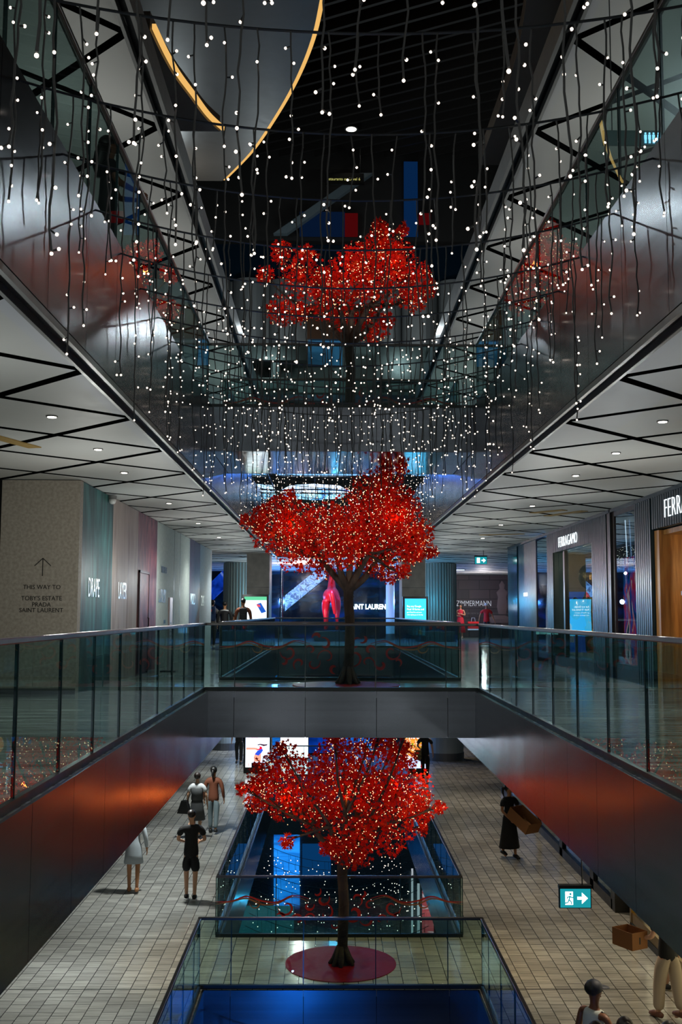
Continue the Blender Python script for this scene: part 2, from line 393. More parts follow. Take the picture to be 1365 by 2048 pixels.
# glowing patches imitating washes of coloured light on the dark glass end wall
M_BLUEG = emis('blue_light_wash', '164a8c', .22); M_REDG = emis('red_light_wash', 'a01820', .16)
def end_panel(name, label, cat, px0, py0, px1, py1, m, y=33.9, th=.08, grp=None):
    a = at_y(px0, py0, y); b = at_y(px1, py1, y)
    o = MB().box(min(a.x, b.x), max(a.x, b.x), y-th, y, min(a.z, b.z), max(a.z, b.z)).build(name, m); return tag(o, label, cat, grp)
end_panel('wall_light_wash', 'dim blue painted glow high on the far end wall, right of the top red tree', 'light', 808, 325, 836, 474, M_BLUEG)
end_panel('wall_light_wash', 'faint blue and violet painted glow behind the left of the top red tree', 'light', 600, 425, 690, 474, emis('dim_blue_wash', '244a86', .1))
end_panel('wall_light_wash', 'faint red painted glow just behind the peak of the top red tree', 'light', 690, 428, 716, 474, M_REDG)
end_panel('wall_light_wash', 'faint red painted glow right of the blue one, high on the end wall', 'light', 838, 428, 862, 450, M_REDG)
end_panel('wall_panel', 'matte blue square panel below the top red tree, left of its trunk', 'panel', 617, 682, 685, 733, mat('blue_panel_paint', '2f7fb4', .5))
end_panel('wall_panel', 'dark brown glazed panel behind the lower crown of the top red tree', 'panel', 615, 612, 748, 680, mat('brown_glazed_panel', '3c2a20', .2), y=33.7)
end_panel('stair_flank', 'grey sloping stair side high behind the top red tree', 'stair', 560, 372, 585, 380, M_GREYW)
o = bpy.data.objects['stair_flank']; bpy.data.objects.remove(o)
mb = MB(); pts = [at_y(px, py, 33.6) for px, py in ((548, 472), (575, 472), (745, 352), (720, 352))]
k = [p+Vector((0, -.25, 0)) for p in pts]
mb.face(k[::-1]); mb.face(pts)
for i in range(4): mb.face([k[i], k[(i+1) % 4], pts[(i+1) % 4], pts[i]])
tag(mb.build('stair_flank', mat('grey_stair_cladding', '5d6a70', .4)), 'grey sloping stair flank high up behind the top red tree', 'stair')
# black canopies with posts on the ledge below
def canopy(label, px0, px1, py0, py1, post_px, y=32.4):
    a = at_y(px0, py0, y); b = at_y(px1, py1, y); t = thing('canopy_kiosk', label, 'kiosk', ((a.x+b.x)/2, y, zu+.17)); c = Vector(t.location)
    MB().box(a.x-c.x, b.x-c.x, -.1, 1.0, b.z-c.z, a.z-c.z).build('canopy', mat('black_canopy', '0c0f11', .3), t)
    p = at_y(post_px, py1, y).x-c.x
    MB().box(p-.12, p+.12, .1, .35, 0, b.z-c.z).build('post', mat('grey_post', '2c3335', .4), t)
    MB().box(a.x-c.x+.3, b.x-c.x-.3, 0, .8, 0, .55).build('counter', mat('dark_counter', '1b2224', .4), t, bevel=.02)
canopy('black flat canopy kiosk left of the top tree trunk, under the end wall', 497, 615, 688, 722, 551)
canopy('deep black canopy kiosk right of the top tree trunk, under the end wall', 752, 850, 690, 765, 800)
struct('trim_14', MB().box(-9, 9, 32, 33.9, zu+.1, zu+.17), M_SHOE)
struct('trim_14', MB().box(-2.2, 2.6, 31.9, 31.95, at_y(680, 758, 31.9).z-.03, at_y(680, 758, 31.9).z+.03), M_RAIL)
# hanging sign
t = thing('hanging_sign', 'black hanging restaurant direction sign with small yellow lettering, high in the dark hall', 'sign', tuple(at_y(690, 368, 33)))
MB().box(-.62, .62, 0, .08, 0, .36).build('sign_box', M_BLACK, t); [MB().tube([(s, .04, .36), (s, .04, 1.2)], .01).build('hanger', M_WIRE, t) for s in (-.5, .5)]
text('estaurants on Level 6', .125, emis('yellow_sign_letters', 'b7b46a', .9), (-.58, -.012, .12), ROT_CAM, parent=t)
# downlights of the dark hall
def downlight(label, loc, r=.06, grp='small round ceiling downlights', str_=9):
    t = thing('ceiling_downlight', label, 'light', loc, 0, grp)
    MB().lathe([(r*1.35, -.012), (r*1.35, 0)], n=20).build('trim_ring', M_TRIM, t); MB().lathe([(r, -.016), (r, -.012)], n=20).build('lens', emis('downlight_lens', 'fff4e2', str_, False), t)
downlight('bright downlight between the black ceiling slats, right of the gold curve', tuple(at_z(703, 258, 16.35)), .16, None, 12)
downlight('bright downlight between the black ceiling slats, close to the end of the gold curve', tuple(at_z(555, 347, 16.35)), .16, None, 12)

# ================================================================ BALUSTRADES
GH = 1.06
def pane(parent, T, w, h=GH-.04):
    mb = MB(); t = .008
    P = [T @ Vector(p) for p in ((0,-t,0),(w,-t,0),(w,t,0),(0,t,0),(0,-t,h),(w,-t,h),(w,t,h),(0,t,h))]
    for q, mi in (((0,3,2,1),1),((4,5,6,7),1),((0,1,5,4),0),((2,3,7,6),0),((1,2,6,5),1),((3,0,4,7),1)): mb.face([P[i] for i in q], mi)
    return mb.build('glass_panel', [M_GLASS, M_EDGE], parent)
def balustrade(label, ax, c, a0, a1, z, first=None, pitch=1.12, grp=None, endpost=()):
    """runs along y at x=c (ax 'y') or along x at y=c (ax 'x')"""
    o = (c, a0, z) if ax == 'y' else (a0, c, z)
    t = thing('glass_balustrade', label, 'balustrade', o, 0, grp); n = a1-a0
    R = Matrix.Rotation(PI/2, 4, 'Z') if ax == 'y' else Matrix.Identity(4)
    k = [0]; s = pitch if first is None else first-a0
    while s < n-.25:
        if s > .05: k.append(s)
        s += pitch
    k.append(n)
    for p, q in zip(k[:-1], k[1:]):
        pane(t, R @ Matrix.Translation((p+.008, 0, .02)), q-p-.016)
    for p in k: MB().box(p-.007, p+.007, -.012, .012, .04, GH-.02, T=R).build('joint_seal', M_EDGE, t)
    MB().box(0, n, -.028, .028, GH-.03, GH+.012, T=R).build('handrail', M_RAIL, t, bevel=.008)
    MB().box(0, n, -.03, .03, .002, .06, T=R).build('base_channel', M_SHOE, t)
    return t
g = .05
NAMES = {'lower': 'lowest', 'middle': 'middle', 'upper': 'top'}
def ribbon(parent, pts, w, m, y, mir=False):
    """a painted stroke on a pane: pts (x, z), tapering, 3 mm thick"""
    P = smooth_curve(pts, 5); mb = MB(); n = len(P)
    L_, R_ = [], []
    for i, p in enumerate(P):
        a = P[max(0, i-1)]; b = P[min(n-1, i+1)]; dx, dz = b[0]-a[0], b[1]-a[1]; l = math.hypot(dx, dz) or 1
        ww = w*math.sin(PI*min(1, max(.06, (i+.5)/n)))**.7
        L_.append((p[0]-dz/l*ww, p[1]+dx/l*ww)); R_.append((p[0]+dz/l*ww, p[1]-dx/l*ww))
    for i in range(n-1):
        mb.face([(L_[i][0], y, L_[i][1]), (R_[i][0], y, R_[i][1]), (R_[i+1][0], y, R_[i+1][1]), (L_[i+1][0], y, L_[i+1][1])])
        mb.face([(L_[i][0], y+.003, L_[i][1]), (L_[i+1][0], y+.003, L_[i+1][1]), (R_[i+1][0], y+.003, R_[i+1][1]), (R_[i][0], y+.003, R_[i][1])])
    return mb.build('painted_scroll', m, parent)
M_DECR = mat('red_vinyl', '9a1512', .45); M_DECG = mat('bronze_vinyl', '8a5a36', .4, .3)
def curl(cx, cz, r, a0, turns, sgn=1, n=10):
    return [(cx+r*(1-.75*i/n)*math.cos(a0+sgn*turns*2*PI*i/n), cz+r*(1-.75*i/n)*math.sin(a0+sgn*turns*2*PI*i/n)) for i in range(n+1)]
def scrolls(t, w):
    y = -.016
    for s in (-1, 1):
        x = w/2
        for off, m, ww in ((0, M_DECG, .012), (.035, M_DECR, .014)):
            ribbon(t, [(x+s*(.55+.28*i), .62+off+.09*math.sin(i*1.9+off*8)*(1 if i % 2 else .6)) for i in range(7)], ww, m, y)
        ribbon(t, curl(x+s*.95, .52, .16, 0 if s > 0 else PI, .9, -s), .02, M_DECR, y)
        ribbon(t, curl(x+s*1.5, .6, .12, 0 if s > 0 else PI, .8, -s), .012, M_DECG, y)
        for (dx, z, r, tr) in ((.25, .42, .17, .8), (.5, .32, .14, .7), (.75, .3, .12, .8), (.3, .66, .13, .7), (.55, .55, .1, .7), (.1, .22, .1, .6), (1.05, .34, .09, .6), (.42, .78, .1, .5)):
            ribbon(t, curl(x+s*dx, z, r, rnd.uniform(0, 6), tr, s), rnd.uniform(.014, .034), M_DECR, y)
for lv, z in LEV.items():
    nm = NAMES[lv]
    balustrade(f'long glass balustrade down the left side of the near opening, {nm} of the three levels', 'y', XL-g, YN, YB0-.02, z, first=YN+.5 if lv != 'middle' else 6.85-5*1.12+.0)
    balustrade(f'long glass balustrade down the right side of the near opening, {nm} of the three levels', 'y', XR+g, YN, YB0-.02, z, first=YN+.5 if lv != 'middle' else 8.03-6*1.12)
    balustrade(f'glass balustrade on the near edge of the {nm} tree bridge', 'x', YB0+g, XL-g-.03, XR+g+.03, z, first=XL+.44)
    t = balustrade(f'glass balustrade with painted red scrolls on the rear edge of the {nm} tree bridge', 'x', YB1-g, XL-g-.03, XR+g+.03, z, first=XL+1.0)
    scrolls(t, XR-XL+2*g+.06)
    balustrade(f'glass balustrade down the left side of the far opening, {nm} of the three levels', 'y', XL-g, YB1+.02, YE, z)
    balustrade(f'glass balustrade down the right side of the far opening, {nm} of the three levels', 'y', XR+g, YB1+.02, YE, z)
    balustrade(f'glass balustrade across the far end of the far opening, {nm} of the three levels', 'x', YE+g, XL-g-.03, XR+g+.03, z)
# ================================================================ TREES
M_BARK = mat('dark_bark', '2b211b', .85); nt, b_ = nodes(M_BARK); n_ = noise(nt, 9, (1, 1, .3), 6); bump(M_BARK, n_.outputs['Fac'], .8, .03)
nt.links.new(ramp(nt, n_.outputs['Fac'], [(.35, '1c1511'), (.65, '41342a')]), b_.inputs['Base Color'])
def leaf_mat():
    m = mat('red_maple_leaf', 'd01a10', .8, spec=.15); nt, b = nodes(m)
    gi = N(nt, 'ShaderNodeNewGeometry'); nt.links.new(ramp(nt, gi.outputs['Random Per Island'], [(.0, '8c0604'), (.45, 'c40a05'), (.85, 'e01408'), (1, 'f0400e')]), b.inputs['Base Color'])
    tr = N(nt, 'ShaderNodeBsdfTranslucent'); tr.inputs['Color'].default_value = s2l('e83010'); mx = N(nt, 'ShaderNodeMixShader'); mx.inputs[0].default_value = .35
    out = [n for n in nt.nodes if n.type == 'OUTPUT_MATERIAL'][0]
    nt.links.new(b.outputs[0], mx.inputs[1]); nt.links.new(tr.outputs[0], mx.inputs[2]); nt.links.new(mx.outputs[0], out.inputs['Surface']); return m
M_LEAF = leaf_mat()
LEAF = []
for i, (a, r) in enumerate(((-150, .3), (-115, .62), (-85, .3), (-48, .95), (-22, .38), (0, 1.15), (22, .38), (48, .95), (85, .3), (115, .62), (150, .3))):
    LEAF.append((math.sin(math.radians(a))*r, math.cos(math.radians(a))*r))
def tree(name_label, lightlabel, base, zb, blobs, bx, by, seed, fork, density=1.0):
    """blobs: (px, py, r) of leaf clumps measured on the photograph around the trunk foot (bx, by); scale 115 px per metre there"""
    r_ = random.Random(seed); S = 115.0
    t = thing('red_maple_tree', name_label, 'tree', (base[0], base[1], zb), 0, 'red artificial maples on the bridges')
    kz = 1/math.cos(.25) if by > 1800 else 1.0
    cl = [Vector(((px-bx)/S, r_.uniform(-.75, .75), (by-py)/S*kz)) for px, py, r in blobs]
    # trunk and limbs
    mb = MB(); H = fork
    tp = [Vector((0, 0, 0)), Vector((.0, 0, .08)), Vector((.015, .01, .5)), Vector((.03, 0, 1.0)), Vector((0, .01, H*.85)), Vector((.02, 0, H))]
    mb.tube(smooth_curve(tp, 4), [max(.088, .19-.03*i) if i < 18 else .095 for i in range(21)], 12)
    for a in range(7):
        an = a*2*PI/7+r_.random()*.4; mb.tube([(math.cos(an)*.05, math.sin(an)*.05, .3), (math.cos(an)*.13, math.sin(an)*.13, .09), (math.cos(an)*.21, math.sin(an)*.21, .01)], [.04, .05, .03], 7)
    limbs = []
    tops = [Vector((-.5, .15, H+.45)), Vector((.05, -.1, H+.7)), Vector((.5, .1, H+.42)), Vector((.25, .35, H+.6)), Vector((-.2, -.35, H+.55)), Vector((.35, -.35, H+.5))]
    for i, q in enumerate(tops):
        a = Vector((0, 0, H-.12)); mid = a.lerp(q, .5)+Vector((r_.uniform(-.04, .04), 0, -.05))
        c = smooth_curve([tuple(a), tuple(mid), tuple(q)], 5); mb.tube(c, [.075-.038*k/10 for k in range(11)], 8); limbs.append(q)
    ends = []
    for c, (px, py, r) in zip(cl, blobs):
        q = min(limbs, key=lambda l: (l-c).length+(.3 if l.z > c.z+.2 else 0)); mid = q.lerp(c, .5)+Vector((r_.uniform(-.08, .08), r_.uniform(-.08, .08), r_.uniform(-.1, .05)))
        s = smooth_curve([tuple(q), tuple(mid), tuple(c)], 5); mb.tube(s, [.034-.028*k/10 for k in range(11)], 6); ends.append(s)
        for k in range(4):
            e = c+Vector([r_.gauss(0, 1) for _ in range(3)]).normalized()*(r/S)*.8; m2 = c.lerp(e, .5)+Vector((0, 0, .03)); mb.tube([Vector(s[7]), m2, e], [.008, .006, .003], 5)
    mb.build('trunk', M_BARK, t, smooth=True)
    lf = MB(); pts = []
    for c, (px, py, r) in zip(cl, blobs):
        R = r/S; n = int(density*1750*R**1.6)+18
        for _ in range(n):
            d = Vector([r_.gauss(0, 1) for _ in range(3)]).normalized()*R*(r_.random()**.45)*1.08; d.y = d.y*1.5-.08; p = c+d; s = r_.uniform(.036, .068)
            nrm = Vector([r_.gauss(0, 1) for _ in range(3)])+Vector((0, -.8, .3)); q = nrm.to_track_quat('Z', 'Y').to_matrix() @ Matrix.Rotation(r_.uniform(0, 6.28), 3, 'Z')
            cup = r_.uniform(.05, .35); k = len(lf.v)
            for x, y in LEAF: lf.v.append(tuple(p+q @ Vector((x*s, y*s, cup*s*abs(x)))))
            lf.f.append(tuple(range(k, k+len(LEAF)))); lf.m.append(0); pts.append(p)
    lf.build('foliage', M_LEAF, t)
    # the tiny lights wound through the crown
    g = thing('fairy_light_string', lightlabel, 'string lights', (base[0], base[1], zb), 0, 'fairy lights in the maples')
    cb = MB()
    cb.tube([Vector((.105*math.cos(i*.9), .105*math.sin(i*.9), .25+i*(H-.3)/40)) for i in range(41)], .004, 4)
    for s in ends: cb.tube([Vector(p)+Vector((.03*math.cos(k*2), .03*math.sin(k*2), .02)) for k, p in enumerate(s)], .004, 4)
    cb.build('cable', M_CABLE, g)
    ico = MB().ball((0, 0, 0), .0085, 6).build('bulb', M_TBULB, g); ico.location = pts[0]
    sel = []
    for c, (px, py, r) in zip(cl, blobs):
        for _ in range(int(230*(r/S)**1.5)+5):
            d = Vector([r_.gauss(0, 1) for _ in range(3)]).normalized()*r/S*(r_.random()**.4)*1.12; d.y = -abs(d.y)*1.6 if r_.random() < .75 else d.y; sel.append(c+d)
    r_.shuffle(sel); sel.sort(key=lambda p: p.y)
    near = sel[:100]; rest = sel[100:]
    ico.location = near[0]
    for p in near[1:]:
        o = ico.copy(); o.location = p; o.parent = g; C.objects.link(o)
    rb = MB()
    for p in rest: rb.ball(p, .0085, 5)
    tag(rb.build('bulbs', M_TBULB, g), kind='stuff')
    return t
TX, TY = .22, 18.25
B_MID = [(492,1045,16),(515,1050,20),(540,1062,42),(560,1012,34),(600,1050,52),(590,1108,38),(650,1070,58),(640,1122,34),(700,1052,62),(735,992,48),(778,958,34),(800,928,18),(770,935,18),(752,1050,60),(802,1040,48),(800,1090,44),(842,1060,26),(778,1138,26),(860,1100,16),(830,1092,30),(738,1110,38),(690,1112,28),(800,1000,38),(520,1022,20),(575,990,14),(800,1145,14)]
B_LOW = [(486,1610,12),(512,1608,18),(535,1590,38),(512,1640,26),(570,1560,36),(570,1640,42),(566,1522,12),(620,1600,58),(640,1662,48),(680,1552,48),(692,1620,68),(668,1502,20),(738,1510,38),(758,1488,18),(782,1530,28),(740,1592,62),(700,1690,42),(762,1660,56),(802,1600,48),(832,1652,36),(802,1552,28),(862,1630,12),(840,1690,12),(578,1690,14),(712,1728,18),(660,1700,20),(800,1490,12)]
B_TOP = [(522,555,18),(550,592,32),(556,512,22),(602,480,16),(600,560,46),(650,600,46),(650,532,36),(702,560,58),(722,500,42),(758,468,32),(752,438,16),(790,500,36),(760,560,58),(742,628,38),(822,560,32),(850,580,18),(765,655,16),(820,600,28),(590,622,22),(690,620,28),(800,450,12),(600,640,12)]
tree('artificial red maple on the middle bridge, straight ahead in front of the red horse', 'tiny warm lights wound through the maple on the middle bridge', (TX+.1, TY+.35), 0, B_MID, 693, 1366, 3, 1.75)
tree('artificial red maple on the lowest bridge, seen from above on its full red disc', 'tiny warm lights wound through the maple on the lowest bridge', (TX, TY-.1), -L, B_LOW, 682, 1925, 5, 1.75)
tree('artificial red maple on the topmost bridge, under the black slatted ceiling', 'tiny warm lights wound through the maple on the topmost bridge', (TX+.1, TY+.2), L, B_TOP, 692, 845, 8, 1.55)
M_DISC = mat('glossy_red_vinyl_disc', '8a0a0c', .4, spec=.2)
def disc(label, x, y, z): tag(MB().lathe([(.92, .001), (.92, .012), (1e-5, .012)], n=64).build('floor_disc', M_DISC, loc=(x, y, z)), label, 'floor disc', 'red discs under the maples')
disc('glossy round red disc under the lowest maple, whole circle visible', .2, 18.2, -L)
disc('glossy round red disc under the middle maple, seen edge-on behind glass', .28, 18.4, 0)
disc('round red disc under the topmost maple, above the highest bridge edge', .3, 18.4, L)

# ================================================================ ICICLE LIGHTS
wires = []
y = 3.1
while y < YE-1:
    if not (YB0-.3 < y < YB1+.3): wires.append(y)
    y += 1.05
BULB = MB().ball((0, 0, 0), .0075, 8)
bulb_me = None
def curtain(y, idx):
    global bulb_me
    near = y < 11; r_ = random.Random(100+idx)
    side = 'near the camera' if y < 7 else 'before the tree bridges' if y < YB0 else 'beyond the tree bridges'
    t = thing('icicle_light_curtain', f'icicle light curtain of white LEDs on dark strands, {side}', 'string lights', (0, y, 0), 0, f'icicle light curtains {side}')
    za = L-.06; sag = .28+.06*r_.random(); W = XR-XL
    def wz(x): u = (x-XL)/W; return za-sag*4*u*(1-u)
    mb = MB().tube([(XL+W*i/24, 0, wz(XL+W*i/24)) for i in range(25)], .008, 5); mb.build('support_cable', M_WIRE, t)
    n = 26 if y < YB0 else 30; rest = MB(); cnt = 0
    for i in range(n):
        x = XL+.08+(W-.16)*(i+.5+r_.uniform(-.25, .25))/n; ln = r_.choice((.45, .7, 1.0, 1.25, 1.5))*r_.uniform(.85, 1.1); z0 = wz(x); k = int(ln/.085)
        P = []; dx = dy = 0
        for j in range(k+1):
            dx += r_.uniform(-.013, .013); dy += r_.uniform(-.01, .01); dx *= .93; P.append((x+dx, dy, z0-ln*j/k))
        s = MB().tube(P, .006 if near else .0055, 4 if near else 3)
        bp = []
        for j in range(1, k+1):
            if r_.random() < .42:
                a = r_.uniform(0, 6.28); q = (P[j][0]+.03*math.cos(a), P[j][1]+.03*math.sin(a), P[j][2]+r_.uniform(-.02, .012)); s.tube([P[j], q], .005, 3, cap=False); bp.append(q)
        bp.append((P[-1][0], P[-1][1], P[-1][2]-.012)); so = s.build('light_strand', M_CABLE, t)
        for q in bp:
            if near and cnt < 100:
                if bulb_me is None: bo = BULB.build('bulb', M_BULB, so); bulb_me = bo.data
                else: bo = bpy.data.objects.new('bulb', bulb_me); C.objects.link(bo); bo.parent = so
                bo.location = q; cnt += 1
            else: rest.ball(q, .0075 if near else .0085, 5 if not near else 6)
    if rest.f: tag(rest.build('bulbs', M_BULB, t), kind='stuff')
for i, y in enumerate(wires): curtain(y, i)
# light wires strung across the lower openings
def net(y, i, z0, far):
    r_ = random.Random(500+i); W = XR-XL
    where = 'below the far opening' if far else 'below the near opening'
    t = thing('light_wire', f'sagging dark wire dotted with tiny lights, strung {where} under the lowest floor', 'string lights', (0, y, 0), 0, f'light wires {where}')
    P = [(XL+.05+(W-.1)*k/20, 0, z0-.5*4*(k/20)*(1-k/20)) for k in range(21)]
    c = MB().tube(P, .008, 4); b = MB()
    for k in range(34):
        u = r_.random(); x = XL+.05+(W-.1)*u; zz = z0-.5*4*u*(1-u); d = r_.uniform(.02, .6); c.tube([(x, 0, zz), (x+.02, .02, zz-d)], .004, 3); b.ball((x+.02, .02, zz-d-.01), .014, 5)
    c.build('cable', M_CABLE, t); tag(b.build('bulbs', M_BULB, t), kind='stuff')
for i in range(13): net(YB1+1.0+i*1.05, i, -L-1.3, True)
for i in range(3): net(12.6+i*1.2, i+20, -L-1.3, False)
# ================================================================ LEFT WALL: HOARDINGS
M_LINEN = plaster('linen_hoarding', '8f877b', 'a59d90', 22)
def fold_mat(name, a, b_, c, vs=(1, 2.2, .25), sc=2.2):
    m = mat(name, b_, .55); nt, b = nodes(m); n = noise(nt, sc, vs, 3, dist=1.5); nt.links.new(ramp(nt, n.outputs['Fac'], [(.3, a), (.5, b_), (.68, c)]), b.inputs['Base Color']); return m
M_DRAPE = fold_mat('printed_green_drape', '0a2626', '184644', '356e6a', (1, 1.4, .25), 1.6); M_PUTTY = fold_mat('printed_putty_fabric', '7a6558', 'a6978a', 'b0a294', (1, .9, .15))
M_MAROON = fold_mat('printed_maroon_stone', '3c1a20', '6b3338', '8e4f4c', (1, 1.5, .5)); M_PALE = plaster('pale_sage_hoarding', 'a0aaa4', 'b0b8b2', 12)
M_PLUM = fold_mat('printed_plum_fabric', '2c1c26', '4a2c38', '5c3a44'); M_MIST = plaster('misty_blue_hoarding', '8e9ca6', '9fabb2', 12)
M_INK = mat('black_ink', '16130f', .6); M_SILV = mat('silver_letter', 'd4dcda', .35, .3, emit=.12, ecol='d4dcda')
t = thing('hoarding_panel', 'beige textured hoarding with an arrow and directions in black, facing the camera at left', 'hoarding', (WL, 16.2, 0))
MB().box(-1.2, 0, 0, .2, 0, CH-.012).build('board', M_LINEN, t)
MB().box(-1.2, 0, -.008, 0, 0, .09).build('skirting', M_TRIM, t)
for s, sz, z in (('THIS WAY TO', .095, 1.60), ("TOBY'S ESTATE", .095, 1.43), ('PRADA', .095, 1.35-.015), ('SAINT LAURENT', .095, 1.25)):
    text(s, sz, M_INK, (-.545, -.006, z-.02), ROT_CAM, parent=t, ext=.002, align='CENTER', sx=.95)
a = MB().box(-.548, -.536, -.006, 0, 1.78, 2.05)
for s in (-1, 1): a.box(-.006, .006, -.006, 0, -.17, 0, T=Matrix.Translation((-.542, 0, 2.05)) @ Matrix.Rotation(s*math.radians(-47), 4, 'Y'))
a.build('arrow', M_INK, t)
t = thing('hoarding_panel', 'beige hoarding beyond a dark vertical gap at the far left edge', 'hoarding', (-5.12, 16.25, 0)); MB().box(-4, 0, 0, .15, 0, CH-.012).build('board', M_LINEN, t); MB().box(0, .08, .06, .15, 0, CH).build('gap_strip', M_BLACK, t)
def wall_l(label, y0, y1, m, words=(), parts=None):
    t = thing('hoarding_panel', label, 'hoarding', (WL, y0, 0)); MB().box(-.2, 0, .004 if y0 > 16.3 else .2, y1-y0-.004, 0, CH-.012).build('board', m, t)
    for s, sz, y, z, mm in words:
        lt = text(s, sz, mm, (.006, y-y0, z), ROT_L, parent=t, ext=.003, sx=.62)
    return t
wall_l('dark green hoarding printed with hanging drapery and the word DRAPE', 16.2, 18.7, M_DRAPE, (('DRAPE', .44, 16.86, 1.48, M_SILV),))
wall_l('putty coloured hoarding with soft folds and the word LAYER', 18.7, 21.16, M_PUTTY, (('LAYER', .44, 19.25, 1.48, M_SILV),))
t = wall_l('maroon hoarding with the word EMBRACE across a closed door', 21.16, 23.5, M_MAROON, (('EMBRACE', .44, 21.32, 1.48, M_SILV),))
d = MB().box(-.02, .02, .0, 1.05, 0.02, 2.02).build('access_door', M_MAROON, t, loc=(.005, .16, 0)); MB().tube([(.03, .9, .95), (.06, .9, .95), (.06, .9, 1.12), (.03, .9, 1.12)], .01).build('door_handle', M_BLACK, d)
fr = MB().box(.0, .035, -.04, 0, 0, 2.08).box(.0, .035, 1.05, 1.09, 0, 2.08).box(.0, .035, -.04, 1.09, 2.03, 2.08); fr.build('door_frame', mat('plum_door_frame', '3a1d22', .5), t, loc=(.0, .16, 0))
t = wall_l('pale sage hoarding lettered LUXURY beside the maroon one', 23.5, 29.0, M_PALE, (('THE HOME OF', .21, 24.1, 2.14, M_TRIM), ('LUXURY', .44, 23.8, 1.46, M_TRIM), ('SYDNEY', .12, 24.6, .98, M_TRIM)))
for y in (2.6, 3.6): MB().box(0, .004, y, y+.02, 0, CH).build('seam', M_TRIM, t)
wall_l('plum hoarding lettered WORLD, second from the far end of the left wall', 29.0, 31.3, M_PLUM, (('WORLD', .44, 29.2, 1.46, M_SILV),))
wall_l('misty blue-grey hoarding at the far end of the left wall', 31.3, 34.4, M_MIST, (('CLASS', .44, 31.6, 1.44, M_SILV),))
t = thing('security_camera', 'white dome security camera at the ceiling by the green drape hoarding', 'camera', (WL+.06, 18.3, CH-.02)); MB().lathe([(.07, -.06), (.075, 0)], n=18).build('mount', M_PLAIN, t); MB().ball((0, 0, -.08), .065, 12).build('dome', mat('white_plastic', 'c9c9c6', .3), t, smooth=True); 
t = thing('poster_stand', 'slim pale notice stand with small print in front of the maroon hoarding', 'sign', (WL+.45, 22.6, 0)); MB().box(-.02, .02, -.19, .19, .02, 1.55).build('board', mat('pale_notice', 'b9b2b4', .5), t)
MB().box(-.16, .16, -.2, .2, 0, .02).build('base', M_SHOE, t)
for k in range(6): MB().box(.02, .023, -.13, .13-.03*(k % 3), .55+k*.09, .572+k*.09).build('print_line', M_TRIM, t)

# ================================================================ RIGHT WALL: SHOPFRONTS
M_RIB = mat('dark_teal_ribbed_cladding', '1c3036', .35, .3); M_DBR = mat('dark_brown_recess', '2a1c18', .4, .2)
M_WSIGN = emis('white_backlit_letters', 'eefaff', 1.7, True)
def ribbed(parent, y0, y1, z0, z1, x=WR, name='ribbed_cladding'):
    mb = MB().box(x, x+.35, y0, y1, z0, z1); k = y0+.02
    while k < y1-.06: mb.box(x-.035, x, k, k+.085, z0, z1); k += .12
    return mb.build(name, M_RIB, parent)
t = thing('shopfront', 'dark ribbed luxury shopfront with small lit sign over its display window', 'shop', (WR, 23.9, 0)); T0 = Vector(t.location)
def rel(o): o.location = -T0; return o
rel(ribbed(t, 20.9, 22.1, 0, CH)); rel(ribbed(t, 22.1, 25.95, 2.72, CH)); rel(ribbed(t, 25.95, 26.65, 0, CH)); rel(MB().box(WR-.02, WR+.35, 22.1, 25.95, 0, .22).build('plinth', M_RIB, t))
rel(MB().box(WR+.1, WR+.115, 22.1, 25.95, .22, 2.72).build('window_pane', M_SHOPGLASS, t))
f = MB(); f.box(WR+.06, WR+.16, 25.1, 25.25, .22, 2.72); rel(f.build('mullion', M_BLACK, t))
M_IVORY = emis('warm_lit_interior', 'd8c39a', .9); 
rel(MB().box(WR+1.6, WR+1.7, 21.8, 28.2, 0, 2.9).build('interior_wall', mat('warm_beige_interior', 'c2ab84', .6), t)); rel(MB().box(WR+.4, WR+1.6, 28.0, 28.2, 0, 2.9).build('interior_wall', MATS['warm_beige_interior'], t)); rel(MB().box(WR+.36, WR+1.6, 21.8, 22.0, 0, 2.9).build('interior_wall', M_PLAIN, t))
rel(MB().box(WR+.4, WR+1.6, 22, 28, .2, .25).build('display_floor', M_PALE, t)); rel(MB().box(WR+.4, WR+1.6, 22, 28, 2.86, 2.9).build('interior_ceiling', M_PLAIN, t))
text('FERRAGAMO', .37, M_WSIGN, (-.045, 25.27-23.9, 2.86-.06), ROT_R, parent=t, ext=.006, sx=.86, spacing=1.08, offset=-.012)
for k in range(5): rel(MB().ball((WR+.3, 22.5+k*.8, 2.8), .05, 10).build('spotlight', emis('shop_spot', 'fff0d8', 6), t))
# what stands in the window
M_BLUEP = mat('blue_kiosk_reflection', '1a5fd0', .4, emit=.5, ecol='1a5fd0')  # blue board stands in for the cyan kiosk's reflection in the window
d = thing('kiosk_reflection_board', 'tall blue board painting the kiosk reflection, white marks and yellow dot, in the shop window', 'display', (WR+1.0, 27.4, .25), PI/2); MB().box(-.04, .04, -.58, .58, 0, 1.55).build('board', M_BLUEP, d)
MB().lathe([(.13, -.006), (.13, .006)], n=24, sy=.6, T=Matrix.Rotation(PI/2, 4, 'Y')).build('yellow_dot', mat('yellow_reflection', 'e0a020', .5, emit=.3, ecol='e0a020'), d, loc=(-.05, .35, .62))
for k, (y, z, w, h) in enumerate(((.2, 1.2, .5, .03), (.2, 1.1, .6, .03), (.3, .25, .16, .3), (-.25, .5, .25, .5), (-.38, .95, .2, .35))): MB().box(-.048, -.04, y-w/2, y+w/2, z, z+h).build('reflection_mark', mat('white_print', 'b9c6dc', .5, emit=.2, ecol='b9c6dc'), d)
d = thing('mannequin', 'gold hooded mannequin standing in the shop window behind the blue board', 'mannequin', (WR+.62, 24.95, .25))
